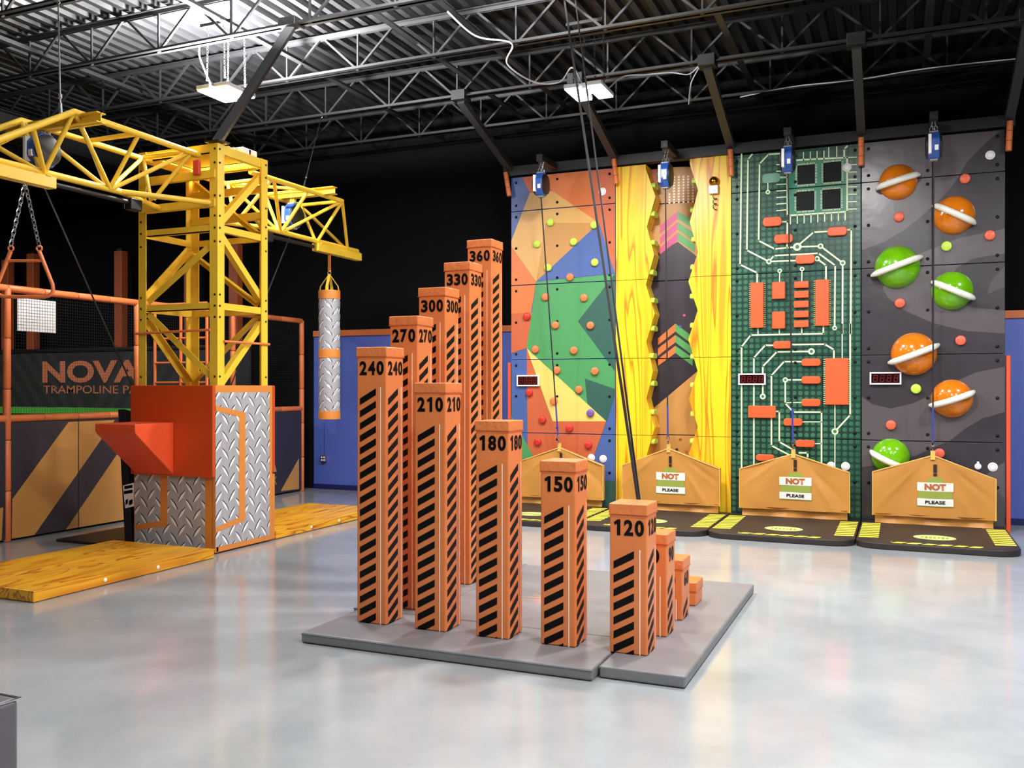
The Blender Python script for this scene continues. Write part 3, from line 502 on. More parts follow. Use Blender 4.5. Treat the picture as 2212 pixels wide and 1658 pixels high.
# ================================================================ yellow wood print landing mats by the crane
def woodmat(x0, x1, y0, y1, label, dots):
    t = thing('landing_mat', label, 'landing mat', (x0, y0, 0), 'wood print landing mats')
    MB().box(x0, x1, y0, y1, .004, .115).build('pad', 'wood_y', t, bevel=.014, seg=3)
    for yy in dots: MB().lathe([(.022, 0), (.022, .004), (.016, .008)], (x1, yy, .058), (1, 0, 0), 14).build('vent', 'white_plastic', t, smooth=40)
    MB().tube([(x0, y0, .108), (x1, y0, .108), (x1, y1, .108), (x0, y1, .108)], .005, 6, closed=True).build('welt', 'wood_y', t, smooth=50)
woodmat(-9.25, -7.62, 6.17, 8.66, 'yellow wood print landing mat in front of the crane base', (7.02, 7.75))
woodmat(-9.2, -7.79, 10.05, 12.75, 'yellow wood print landing mat behind the crane under the hanging bag', (10.85, 11.55))

# ================================================================ crane
CX0, CX1, CY0, CY1, CZ = -9.12, -7.775, 8.83, 9.96, 2.09
t = crane = thing('tower_crane', 'yellow play tower crane with lattice arm on a padded diamond plate base', 'crane', ((CX0 + CX1) / 2, (CY0 + CY1) / 2, 0))
Yl = 'crane_yellow'
def lens_print(w, h, ox=0, oz=0, keep=lambda x, z: True):
    """diamond plate print: list of (dark lens, light lens) polygons in local x z"""
    out = []
    L, T = .098, .021
    for j in range(-1, int(h / .215) + 2):
        for i in range(-1, int(w / .25) + 2):
            for cx, cz, sg in ((i * .25 + ox, j * .215 + oz, 1), (i * .25 + .125 + ox, j * .215 + .107 + oz, -1)):
                d = Vector((math.cos(R(50)) * sg, math.sin(R(50)))); nn = Vector((-d.y, d.x)) * (1 if sg > 0 else -1)
                def lens(sh, Ls, Ts): return [tuple(Vector((cx, cz)) + d * (math.cos(a) * Ls) + nn * (math.sin(a) * abs(math.sin(a)) * Ts + sh)) for a in [2 * math.pi * k / 12 for k in range(12)]]
                out.append((ccw(lens(.006, L, T)), ccw(lens(-.005, L * .95, T * .85))))
    return out
def plate_panel(face, x0, x1, z0, z1, plane, parent, border, hexa):
    """padded base panel printed as diamond plate with tan trim; face 'front' (-y) or 'side' (+x)"""
    w, h = x1 - x0, z1 - z0
    to3 = (lambda a, c, e: (x0 + a, plane - e, z0 + c)) if face == 'front' else (lambda a, c, e: (plane + e, x0 + a, z0 + c))
    th = .05
    p = MB().box(x0, x1, plane, plane + th, z0, z1).build('base_panel', 'trim_tan', parent, bevel=.01) if face == 'front' else MB().box(plane - th, plane, x0, x1, z0, z1).build('base_panel', 'trim_tan', parent, bevel=.01)
    bl, br, bb, bt = border
    m1 = MB().face([to3(a, c, .002) for a, c in ((bl, bb), (w - br, bb), (w - br, h - bt), (bl, h - bt))])
    m1.build('plate_print', 'plate_grey', p)
    m2 = MB(); m3 = MB()
    for da, li in lens_print(w, h, .05, .03):
        q = clip(da, bl, w - br, bb, h - bt)
        if q: m2.face([to3(a, c, .0032) for a, c in q])
        q = clip(li, bl, w - br, bb, h - bt)
        if q: m3.face([to3(a, c, .0044) for a, c in q])
    m2.build('tread_shadow_print', 'plate_shadow', p); m3.build('tread_print', 'plate_light', p)
    m4 = MB()
    for q in hexa: m4.face([to3(a, c, .0056) for a, c in ccw(q)])
    m4.build('trim_print', 'trim_tan', p)
# right side panel (+x)
plate_panel('side', CY0 + .02, CY1, .02, CZ, CX1, t, (.0, .07, .07, .09),
            [[(0, 1.82), (.552, 1.72), (.43, 1.67), (0, 1.755)], [(.43, .385), (.552, .33), (.552, 1.72), (.43, 1.67)], [(0, .315), (0, .25), (.552, .33), (.43, .385)]])
# front lower panel (-y)
plate_panel('front', CX0, CX1 - .03, .02, .96, CY0 + .03, t, (.02, .14, .04, 0.0),
            [[(.455, .345), (.57, .29), (.57, .94), (.455, .94)], [(.02, .27), (.455, .345), (.57, .29), (.02, .2)]])
MB().box(CX1 - .03, CX1, CY0 + .03, CY0 + .08, .02, .96).build('corner_post', 'trim_tan', t, bevel=.008)
MB().box(CX0, CX1, CY0 - .03, CY0 + .03, .95, CZ).build('front_pad', 'vinyl_red_orange', t, bevel=.015, seg=3)
MB().box(CX0 + .05, CX1, CY1, CY1 + .05, .02, .9).build('rear_panel', 'trim_tan', t, bevel=.01)
MB().box(CX0 + .05, CX1 + .005, CY1, CY1 + .05, .92, CZ).build('rear_pad', 'vinyl_red_orange', t, bevel=.015, seg=3)
MB().box(CX0, CX0 + .05, CY0 + .085, CY1 - .005, .02, CZ).build('left_panel', 'trim_tan', t, bevel=.01)
# wedge bumper
bx0, bx1, yp = -9.04, -8.39, CY0 - .03
prof = [(yp, 1.625), (yp, .965), (8.2, 1.49), (8.17, 1.53), (8.17, 1.625)]
MB().prism([(bx1, a, c) for a, c in prof[::-1]], (bx0 - bx1, 0, 0), 0).build('wedge_bumper', 'vinyl_coral', t, bevel=.014, seg=3)
# tower posts: steel angles
px0, px1, py0, py1, ZT = CX0 + .03, CX1 - .02, CY0 + .08, CY1 - .08, 5.1
for xx, sx in ((px0, 1), (px1, -1)):
    for yy, sy in ((py0, 1), (py1, -1)):
        MB().angle((xx, yy, .05), (xx, yy, ZT), (sx, 0, 0), (0, sy, 0), .125, .012).build('tower_post', Yl, t)
bolt = MB().lathe([(.014, 0), (.014, .006), (.008, .011)], (0, 0, 0), (0, 0, 1), 8).mesh('bolt', 'bolt_dark')
def face_bolts(zs):
    for z in zs:
        for xx in (px1 - .04, px0 + .045): put('bolt', bolt, t, (xx, py0 - .001, z), FRONT)
        for yy in (py0 + .04, py1 - .04): put('bolt', bolt, t, (px1 + .001, yy, z), (0, R(90), 0))
face_bolts((5.03, 4.86, 4.45, 4.2, 4.05, 3.88, 3.22, 3.08, 2.94, 2.2))
def rail(z, hh=.085):
    MB().box(px0 + .125, px1 - .125, py0 + .012, py0 + .03, z - hh / 2, z + hh / 2).box(px0 + .125, px1 - .125, py0 + .012, py0 + .08, z - hh / 2, z - hh / 2 + .012).build('tower_rail', Yl, t)
    MB().box(px0 + .125, px1 - .125, py1 - .03, py1 - .012, z - hh / 2, z + hh / 2).box(px0 + .125, px1 - .125, py1 - .08, py1 - .012, z - hh / 2, z - hh / 2 + .012).build('tower_rail', Yl, t)
    MB().box(px1 - .03, px1 - .012, py0 + .03, py1 - .03, z - hh / 2, z + hh / 2).box(px1 - .08, px1 - .03, py0 + .03, py1 - .03, z - hh / 2, z - hh / 2 + .012).build('tower_rail', Yl, t)
    MB().box(px0 + .012, px0 + .03, py0 + .03, py1 - .03, z - hh / 2, z + hh / 2).build('tower_rail', Yl, t)
for z in (4.05, 3.08): rail(z)
rail(5.04, .11)
def brace(p, q, ax):
    p = Vector(p); q = Vector(q); d = (q - p).normalized(); a = Vector(ax); MB().angle(p, q, a, d.cross(a).normalized(), .085, .01).build('tower_brace', Yl, t)
yf = py0 + .035; xf = px1 - .035
brace((px1 - .1, yf, 3.92), (px0 + .1, yf, 3.2), (0, 1, 0)); brace((px0 + .1, yf, 2.98), (px1 - .1, yf, 2.12), (0, 1, 0))
brace((xf, py0 + .1, 3.93), (xf, py1 - .08, 3.2), (-1, 0, 0)); brace((xf, py1 - .08, 2.95), (xf, py0 + .1, 2.15), (-1, 0, 0)); brace((xf, py1 - .08, 4.93), (xf, py0 + .1, 4.18), (-1, 0, 0))
yb = py1 - .035; xb = px0 + .035
brace((px0 + .1, yb, 4.93), (px1 - .1, yb, 4.15), (0, -1, 0)); brace((px0 + .1, yb, 3.92), (px1 - .1, yb, 3.2), (0, -1, 0)); brace((px1 - .1, yb, 2.98), (px0 + .1, yb, 2.12), (0, -1, 0))
brace((xb, py1 - .1, 3.93), (xb, py0 + .1, 3.2), (1, 0, 0)); brace((xb, py0 + .1, 2.95), (xb, py1 - .1, 2.15), (1, 0, 0))
# thin orange climbing bars around the tower
for p, q in (((px0 - .04, py0 - .02, 2.76), (px1 - .1, py0 - .02, 2.78)), ((px1 + .015, py0 + .1, 2.64), (px1 + .015, py1 + .02, 2.64))):
    MB().tube([p, q], .016, 8).build('rung', 'pipe_orange', t, smooth=40)
# lattice arm: two top chords and one bottom chord
XA, XB, XM, ZA, ZBm = -8.1, -8.9, -8.5, 5.0, 4.38
def tb(name, p, q, r=.032): MB().tube([p, q], r, 10).build(name, Yl, t, smooth=50)
TOPN = [6.1, 7.05, 7.95, 8.85]; 
for X in (XA, XB):
    MB().tube([(X, 6.1, ZBm + .06), (X, 7.05, ZA), (X, 8.95, ZA - .02)], .036, 10).build('top_chord', Yl, t, smooth=50)
    MB().tube([(X, 9.9, ZA - .02), (X, 12.1, ZA)], .036, 10).build('top_chord', Yl, t, smooth=50)
    for a, b2 in ((6.5, 6.2), (6.55, 7.0), (7.05, 7.0), (7.05, 7.88), (7.95, 7.88), (8.8, 7.9), (8.8, 8.55), (10.4, 11.05), (11.22, 11.07), (12.1, 11.09), (12.1, 11.98), (12.1, 12.82), (10.38, 10.1)):
        zt = ZA - (7.05 - a) * .6 if a < 7.05 else ZA
        tb('lattice_strut', (X, a, zt), (XM + (.02 if X > XM else -.02), b2, ZBm), .026)
for y in (7.95, 8.8, 10.38, 11.22, 12.1): tb('cross_strut', (XA, y, ZA), (XB, y, ZA), .028)
tb('plan_brace', (XA, 7.05, ZA), (XB, 7.95, ZA), .024); tb('plan_brace', (XB, 10.4, ZA), (XA, 11.22, ZA), .024)
tb('bottom_chord', (XM, 5.95, ZBm), (XM, 8.1, ZBm), .038); tb('bottom_chord', (XM, 10.6, ZBm), (XM, 13.15, ZBm), .038)
for X in (px1 - .08, XM - .25): tb('bottom_chord_fork', (XM, 8.05, ZBm), (X, 8.95, ZBm - .02), .034)
for X in (px1 - .2, XM - .25): tb('bottom_chord_fork', (XM, 10.65, ZBm), (X, 9.85, ZBm - .02), .034)
for y0, y1, X0b, X1b in ((7.1, 7.22, -9.28, -7.83), (11.55, 11.67, -9.0, -7.9)):
    z0 = ZA - .12 if y0 < 9 else ZA + .0
    MB().box(X0b, X1b, y0, y1, z0 + .1, z0 + .112).box(X0b, X1b, y0, y1, z0, z0 + .012).box(X0b, X1b, (y0 + y1) / 2 - .006, (y0 + y1) / 2 + .006, z0, z0 + .112).build('trolley_beam', Yl, t)
for y0, y1 in ((6.0, 7.12), (11.95, 13.2)):
    MB().box(XM - .06, XM + .06, y0, y1, ZBm - .16, ZBm - .035).build('track_rail', Yl, t, bevel=.006)
    for yy in (y0 + .1, y1 - .1): MB().box(XM - .075, XM + .075, yy - .03, yy + .03, ZBm - .04, ZBm - .03).build('clamp_plate', Yl, t)
for y0, y1, ym in ((7.15, 8.25, 8.25), (10.75, 11.9, 10.75)):
    MB().tube([(XM, y0, ZBm - .1), (XM, y1, ZBm - .1)], .028, 10).build('actuator', 'belay_black', t, smooth=50)
    MB().box(XM - .06, XM + .06, ym - .09, ym + .09, ZBm - .19, ZBm - .05).build('actuator_motor', 'belay_black', t, bevel=.015)
# beams inside the tower head, cover plate and call box
for z in (4.72, 4.36):
    MB().box(px0 + .03, px1 - .03, py0 - .02, py0 + .05, z - .05, z + .05).build('head_beam', Yl, t, bevel=.006)
    MB().box(px0 + .03, px1 - .03, py1 - .05, py1 + .02, z - .05, z + .05).build('head_beam', Yl, t, bevel=.006)
MB().box(px0 + .05, px1 - .05, py0 + .05, py1 - .05, ZT, ZT + .012).build('top_plate', Yl, t)
MB().box(-8.13, -8.03, py0 - .07, py0 - .02, 4.71, 4.9).build('call_button', 'red_plastic', t, bevel=.015)
for yy in (9.5, 9.62): MB().box(px1 - .22, px1 - .06, yy - .05, yy + .12, ZT + .012, ZT + .09).build('junction_box', 'white_plastic', t, bevel=.01)
c = MB(); chain(c, (px1 - .15, 9.2, ZT + .04), (px1 - .12, 9.5, ZT + .06), .06); c.build('tie_chain', 'steel', t)

# black brace from the joist to the tower head
s = thing('roof_brace', 'black square steel brace from joist to crane tower top', 'brace', (px1 - .05, py0 + .05, ZT + .013))
P0 = Vector((px1 - .06, py0 + .06, ZT + .03)); P1 = Vector((-7.05, 9.4, ZB))
MB().bar(P0, P1, .1, .1).build('tube', 'strut_grey', s)
MB().box(P0.x - .12, P0.x + .12, P0.y - .1, P0.y + .1, ZT + .013, ZT + .03).build('foot_plate', 'steel_black', s)
MB().box(P1.x - .13, P1.x + .13, P1.y - .11, P1.y + .11, ZB - .02, ZB + .09).build('joist_clamp', 'steel_black', s, bevel=.01)
# wire ropes
for p, q, l in (((-8.43, 7.16, ZA), (-9.15, 7.74, ZB), 'steel wire rope from the joist to the near crane arm'), ((-8.48, 11.6, ZA + .11), (-8.95, 12.75, ZB), 'steel wire rope from the joist to the far crane arm')):
    o = thing('wire_rope', l, 'wire rope', p); MB().tube([p, q], .009, 6).build('rope', 'steel', o, smooth=40)
    p = Vector(p); q = Vector(q); d = (q - p).normalized()
    MB().tube([p + d * .05, p + d * .22], .018, 8).tube([p + d * .3, p + d * .36], .02, 8).build('turnbuckle', 'steel', o, smooth=40)
    MB().tube([q + Vector((.03 * math.cos(a), 0, .03 * math.sin(a) + .02)) for a in [2 * math.pi * k / 10 for k in range(10)]], .006, 6, closed=True).build('loop', 'steel', o, smooth=40)
# trapeze on chains
u = Vector((.919, .394, 0)); c0 = Vector((XM, 6.78, ZBm - .16))
o = thing('trapeze_handle', 'orange trapeze handle on steel chains under the near crane arm', 'trapeze', c0)
def tp(a, z): return Vector((c0.x, c0.y, 0)) + u * a + Vector((0, 0, z))
c = MB(); chain(c, c0, tp(-.15, 3.56), .075, .007); chain(c, c0, tp(.15, 3.56), .075, .007); c.build('chain', 'steel', o)
arc = [tp(-.15, 3.5), tp(-.29, 3.15)] + [tp(-.21 - .09 * math.cos(a), 3.1 - .08 * math.sin(a)) for a in [R(x) for x in (15, 40, 65, 90)]] + [tp(.21 + .09 * math.cos(a), 3.1 - .08 * math.sin(a)) for a in [R(x) for x in (90, 65, 40, 15)]] + [tp(.29, 3.15), tp(.15, 3.5)]
MB().tube(arc, .02, 10).build('frame', 'pipe_orange', o, smooth=50)
MB().tube([tp(-.19, 3.4), tp(.19, 3.4)], .016, 10).build('crossbar', 'pipe_orange', o, smooth=50)
for s_ in (-.15, .15): MB().tube([tp(s_ + .028 * math.cos(a), 3.53 + .028 * math.sin(a)) for a in [2 * math.pi * k / 12 for k in range(12)]], .01, 6, closed=True).build('eye', 'pipe_orange', o, smooth=50)
# hanging bag
bc = (XM, 12.33); br = .168
o = thing('hanging_bag', 'long hanging bag with silver diamond plate print and tan bands', 'punching bag', (bc[0], bc[1], 1.55))
MB().lathe([(br - .02, 1.55), (br, 1.57), (br, 3.61), (br - .02, 3.63)], (bc[0], bc[1], 0), (0, 0, 1), 36).build('bag', 'plate_grey', o, smooth=40)
def cyl(a, z, e): th = a / br; return (bc[0] + math.cos(th) * (br + e), bc[1] + math.sin(th) * (br + e), z)
m2 = MB(); m3 = MB()
for da, li in lens_print(2 * math.pi * br, 2.05, 0, 1.57):
    for mm, q, e in ((m2, da, .003), (m3, li, .0055)):
        q = clip(q, 0, 2 * math.pi * br, 1.58, 3.6)
        if q: mm.face([cyl(a, z, e) for a, z in q])
m2.build('tread_shadow_print', 'plate_shadow', o); m3.build('tread_print', 'plate_light', o)
for z0, z1 in ((1.555, 1.685), (2.54, 2.68), (3.49, 3.625)):
    MB().lathe([(br + .007, z0), (br + .008, z0 + .01), (br + .008, z1 - .01), (br + .007, z1)], (bc[0], bc[1], 0), (0, 0, 1), 36).build('band', 'trim_tan', o, smooth=40)
for k in range(4):
    a = R(20 + 90 * k); p = Vector((bc[0] + math.cos(a) * br, bc[1] + math.sin(a) * br, 3.55)); mid = Vector((bc[0] + math.cos(a) * br * .85, bc[1] + math.sin(a) * br * .85, 3.7)); q = Vector((bc[0], bc[1], 3.9))
    MB().bar(p, mid, .05, .006, (math.cos(a), math.sin(a), 0)).bar(mid, q, .045, .006, (math.cos(a), math.sin(a), 0)).build('strap', Yl, o)
MB().tube([(bc[0] + .03 * math.cos(a), bc[1], 3.92 + .035 * math.sin(a)) for a in [2 * math.pi * k / 12 for k in range(12)]], .008, 6, closed=True).build('ring', 'steel', o, smooth=50)
MB().box(bc[0] - .025, bc[0] + .025, bc[1] - .006, bc[1] + .006, 3.93, ZBm - .16).build('hanging_strap', 'trim_tan', o)
# ================================================================ climbing walls
YC = 14.62
WX_ = [-6.285, -4.385, -2.475, -.547, 1.365]
ROWS = [0.0, 1.275, 2.548, 3.848, 5.14, 5.74]
def F3(p, e, Y=None): return [(a, (YC if Y is None else Y) - e, c) for a, c in ccw(p)]
def wall_panels(t, xs, base, prints, Y=YC, th=.06, rows=ROWS):
    g = .004
    for i in range(len(rows) - 1):
        for j in range(len(xs) - 1):
            a, b2, c, d = xs[j] + g, xs[j + 1] - g, rows[i] + g, rows[i + 1] - g
            p = MB().box(a, b2, Y, Y + th, c, d).build('panel', base, t, bevel=.006)
            names = []; mm = MB()
            for k, (mn, poly) in enumerate(prints):
                q = clip(ccw(poly), a + .004, b2 - .004, c + .004, d - .004)
                if q:
                    if mn not in names: names.append(mn)
                    mm.face([(x, Y - .0015 - .0004 * k, z) for x, z in q], names.index(mn))
            if mm.f: mm.build('panel_print', names, p)
    MB().box(xs[0] + .03, xs[-1] - .03, Y + th, Y + th + .08, .0, rows[-1] - .03).build('backing_frame', 'steel_black', t)
cap = MB().lathe([(.0235, 0), (.0235, .008), (.017, .018), (.008, .022)], (0, 0, 0), (0, 0, 1), 12).mesh('bolt_cap', 'bolt_dark', 40)
def bolts(t, xs, rows, Y=YC, skip=()):
    for i in range(len(rows) - 1):
        c, d = rows[i], rows[i + 1]
        zs = [c + .1, d - .1] + ([(c + d) / 2] if d - c > .8 else [])
        for z in zs:
            if z < .3: continue
            for x in xs: put('bolt', cap, t, (x, Y, z), FRONT)
HM = {}
def hold(t, m, x, z, r=.066, Y=YC):
    if (m, r) not in HM: HM[(m, r)] = MB().lathe([(r * .96, 0), (r, .01), (r, .034), (r * .93, .048), (r * .8, .054), (r * .3, .058)], (0, 0, 0), (0, 0, 1), 20).mesh('round_hold', m, 50)
    put('hold', HM[(m, r)], t, (x, Y, z), FRONT)
bt1 = MB().lathe([(.064, 0), (.064, .008), (.05, .014), (.045, .014), (.043, .012), (.042, .018), (.03, .021), (.01, .022)], (0, 0, 0), (0, 0, 1), 24, [0, 0, 0, 1, 1, 0, 0]).mesh('push_button', ['white_plastic', 'belay_grey'], 50)
# --- wall 1, coloured facets
w1 = thing('climbing_wall', 'climbing wall of coloured facets with lime and orange round holds', 'climbing wall', ((WX_[0] + WX_[1]) / 2, YC, 0), 'climbing walls')
wall_panels(w1, WX_[0:2], 'wall_blue', D['facets'])
bolts(w1, (WX_[0] + .1, -5.42, WX_[1] - .1), ROWS)
for m_, x, z in D['holds1']: hold(w1, m_, x, z)
for i in (0, 1, 2): put('push_button', bt1, w1, (D['buttons'][i][0], YC, D['buttons'][i][1]), FRONT)
# --- wall 2, zigzag crevice
w2 = thing('climbing_wall', 'yellow wood print climbing wall with a zigzag crevice and lime blocks', 'climbing wall', ((WX_[1] + WX_[2]) / 2, YC, 0), 'climbing walls')
YB = YC + .35
wall_panels(w2, [WX_[1] + .3, WX_[2] - .3], 'wall_dark', D['back2'], YB)
dm = MB()
for x, z in D['dots2']: dm.face([(x + a, YB - .014, z + c) for a, c in ((-.016, -.016), (.016, -.016), (.016, .016), (-.016, .016))])
dm.build('window_print', 'print_white', w2)
def zig_at(z, zg):
    zg = sorted(zg, key=lambda p: p[1]); out = zg[0][0]
    if z <= zg[0][1]: return zg[0][0]
    for a, b2 in zip(zg, zg[1:]):
        if a[1] <= z <= b2[1]: return a[0] + (b2[0] - a[0]) * (z - a[1]) / (b2[1] - a[1])
    return zg[-1][0]
RZ = [0.0, 1.275, 2.548, 3.848, 5.76]
for side, zg in ((-1, D['zigL']), (1, D['zigR'])):
    for i in range(4):
        c, d = RZ[i] + .004, RZ[i + 1] - .004
        if i == 3: d = 5.74 if side < 0 else 5.78
        zs = [c] + sorted(p[1] for p in zg if c + .03 < p[1] < d - .03) + [d]
        edge = [(zig_at(z, zg), z) for z in zs]
        if side < 0: poly = [(WX_[1] + .006, c)] + edge + [(WX_[1] + .006, d)]
        else: poly = [(WX_[2] - .006, d)] + edge[::-1] + [(WX_[2] - .006, c)]
        MB().prism([(x, YC, z) for x, z in ccw(poly)], (0, .34, 0)).build('zigzag_pillar', 'wood_z', w2)
blk = MB().box(-.06, .06, -.065, .065, -.045, .045).mesh('block', 'hold_lime')
for x, z in D['holds2L']:
    MB().prism([(zig_at(z, D['zigL']) - .015, YC + y, z + q) for y, q in ((.03, -.045), (.27, -.045), (.29, .01), (.25, .04), (.06, .04), (.02, .0))][::1], (.075, 0, 0)).build('block_hold', 'hold_lime', w2, bevel=.012)
for x, z in D['holds2R']:
    MB().prism([(zig_at(z, D['zigR']) + .015, YC + y, z + q) for y, q in ((.03, -.045), (.27, -.045), (.29, .01), (.25, .04), (.06, .04), (.02, .0))][::-1], (-.075, 0, 0)).build('block_hold', 'hold_lime', w2, bevel=.012)
# --- wall 3, circuit board
w3 = thing('climbing_wall', 'green circuit board climbing wall with orange chips and pale traces', 'climbing wall', ((WX_[2] + WX_[3]) / 2, YC, 0), 'climbing walls')
def polyline_quads(pts, wd):
    out = []
    for a, b2 in zip(pts, pts[1:]):
        a = Vector(a); b2 = Vector(b2); d = b2 - a
        if d.length < 1e-4: continue
        d.normalize(); n_ = Vector((-d.y, d.x)) * wd / 2; e = d * wd * .4
        out.append([tuple(a - e - n_), tuple(b2 + e - n_), tuple(b2 + e + n_), tuple(a - e + n_)])
    return out
wall_panels(w3, WX_[2:4], 'circuit_green', [('board_green', D['board3'])])
tm = MB()
for pl in D['traces']:
    wd = .024 if len(pl) > 2 else .016
    for q in polyline_quads(pl, wd): tm.face(F3(q, .0045))
tm.build('trace_print', 'trace', w3)
nm = MB(); nd = MB()
for x, z, r_ in D['nodes3']:
    circ = [2 * math.pi * k / 18 for k in range(18)]
    nm.face([(x + r_ * math.cos(a), YC - .005, z + r_ * math.sin(a)) for a in circ]); nd.face([(x + r_ * .5 * math.cos(a), YC - .0056, z + r_ * .5 * math.sin(a)) for a in circ])
nm.build('node_print', 'trace', w3)['kind'] = 'stuff'; nd.build('node_core_print', 'board_green', w3)['kind'] = 'stuff'
pins = MB(); tan = MB()
for x0, z1, x1, z0 in D['chips3']:
    MB().face(F3([(x0, z0), (x1, z0), (x1, z1), (x0, z1)], .0045)).build('chip_print', 'chip_black', w3)
    for k in range(13):
        f = (k + .5) / 13
        for (a, b2, c, d) in ((x0 + (x1 - x0) * f - .004, x0 + (x1 - x0) * f + .004, z1, z1 + .028), (x0 + (x1 - x0) * f - .004, x0 + (x1 - x0) * f + .004, z0 - .028, z0), (x0 - .028, x0, z0 + (z1 - z0) * f - .004, z0 + (z1 - z0) * f + .004), (x1, x1 + .028, z0 + (z1 - z0) * f - .004, z0 + (z1 - z0) * f + .004)):
            pins.face(F3([(a, c), (b2, c), (b2, d), (a, d)], .0045))
for k, (x0, z1, x1, z0) in enumerate(D['blocks3']):
    MB().box(x0, x1, YC - .055, YC - .001, z0, z1).build('chip_block', 'block_orange', w3, bevel=.01)
    if z1 - z0 > .5:
        n_ = 22
        for q in range(n_):
            zz = z0 + (z1 - z0) * (q + .5) / n_
            for a, b2 in ((x0 - .028, x0), (x1, x1 + .028)):
                (pins if k == 9 else tan).box(a, b2, YC - .012, YC - .002, zz - .006, zz + .006)
pins.build('pin_print', 'trace', w3)['kind'] = 'stuff'; tan.build('chip_pins', 'pin_tan', w3)['kind'] = 'stuff'
for k, (x0, z1, x1, z0) in enumerate(D['pills3'] + [D['teal3']]):
    r_ = (z1 - z0) / 2; pts = []
    for cx_, cz_, a0 in ((x1 - r_ * .7, z0 + r_ * .7, -90), (x1 - r_ * .7, z1 - r_ * .7, 0), (x0 + r_ * .7, z1 - r_ * .7, 90), (x0 + r_ * .7, z0 + r_ * .7, 180)):
        pts += [(cx_ + math.cos(R(a0 + q)) * r_ * .7, cz_ + math.sin(R(a0 + q)) * r_ * .7) for q in (0, 30, 60, 90)]
    if k < len(D['pills3']): MB().prism([(x, YC - .06, z) for x, z in pts], (0, .058, 0)).build('pill_hold', 'block_orange', w3, bevel=.012)
    else: MB().face([(x, YC - .0055, z) for x, z in pts]).build('pill_print', 'teal', w3)
bolts(w3, (WX_[2] + .09, -1.5, WX_[3] - .09), ROWS)
for i in (3, 4, 5): put('push_button', bt1, w3, (D['buttons'][i][0], YC, D['buttons'][i][1]), FRONT)
# --- wall 4, space
w4 = thing('climbing_wall', 'dark space print climbing wall with orange and green ringed planets', 'climbing wall', ((WX_[3] + WX_[4]) / 2, YC, 0), 'climbing walls')
wall_panels(w4, [WX_[3], .425, WX_[4]], 'space_dark', D['bands4'])
bolts(w4, (WX_[3] + .1, .36, WX_[4] - .1), ROWS)
for m_, x, z in D['holds4']: hold(w4, m_, x, z, .072)
for i in (6, 8): put('push_button', bt1, w4, (D['buttons'][i][0], YC, D['buttons'][i][1]), FRONT)
MB().lathe([(.045, 0), (.045, .01), (.03, .016), (.01, .018)], (D['buttons'][7][0], YC, D['buttons'][7][1]), (0, -1, 0), 20).box(D['buttons'][7][0] - .015, D['buttons'][7][0] + .015, YC - .012, YC, D['buttons'][7][1] + .035, D['buttons'][7][1] + .07).build('round_plate', 'white_plastic', w4, smooth=40)
for m_, x, z, r_, a, b2 in D['planets']:
    prof = [(r_ * math.cos(q), r_ * .8 * math.sin(q)) for q in [R(v) for v in (0, 12, 25, 38, 50, 62, 74, 84, 89)]]
    p = MB().lathe(prof, (x, YC - .001, z), (0, -1, 0), 32).build('planet', m_, w4, smooth=60)
    A = Vector((a[0], 0, a[1])); B = Vector((b2[0], 0, b2[1])); A, B = A + (A - B) * .07, B + (B - A) * .07; pts = []
    for k in range(17):
        f = k / 16; q = A.lerp(B, f); s_ = 2 * f - 1; bow = math.sqrt(max(0, 1 - s_ * s_))
        pts.append((q.x, YC - .055 - (r_ * .8 + .0) * bow ** .8, q.z - .02 * bow))
    rr = [.046] * 17; rr[0] = rr[-1] = .026; rr[1] = rr[-2] = .04
    MB().tube(pts, rr, 12).build('ring', 'ring_white', p, smooth=60)
# --- orange edge strips beside the outer walls
for x, z1, l in ((WX_[4] + .04, 2.52, 'tall thin orange padded strip at the right edge of the space wall'), (WX_[0] - .04, 2.5, 'tall thin orange padded strip at the left edge of the faceted wall')):
    tag(MB().box(x - .03, x + .03, 14.63, 14.73, 0, z1).build('edge_strip', 'vinyl_coral', bevel=.012), l, 'padding')
# ================================================================ support frame above the walls
sf = thing('belay_support_frame', 'black steel frame along the top of the climbing walls', 'steel frame', (-2.5, YC, 5.8))
MB().box(WX_[0] - .12, WX_[4] + .12, YC - .06, YC + .1, 5.76, 5.92).build('header_beam', 'steel_black', sf)
SX = [WX_[0], WX_[1], WX_[2], WX_[3], WX_[4] + .05]
for i, x in enumerate(SX):
    MB().bar((x, YC - .02, 5.88), (x - .05 + .02 * i, 12.75, ZB - .05), .12, .1).build('roof_strut', 'strut_grey', sf)
    MB().box(x - .17 + .02 * i, x + .07 + .02 * i, 12.63, 12.87, ZB - .06, ZB + .1).build('joist_clamp', 'steel_black', sf, bevel=.01)
    x += .07 if i == 0 else -.13 if i == 4 else 0
    MB().box(x - .05, x + .05, YC + .15, YC + .27, .0, 5.8).build('frame_post', 'steel_black', sf)
BX = [-5.45, -3.37, -1.535, .42]
for x in BX: MB().box(x - .055, x + .055, 13.85, YC - .06, 5.78, 5.89).build('outrigger', 'steel_black', sf, bevel=.006)
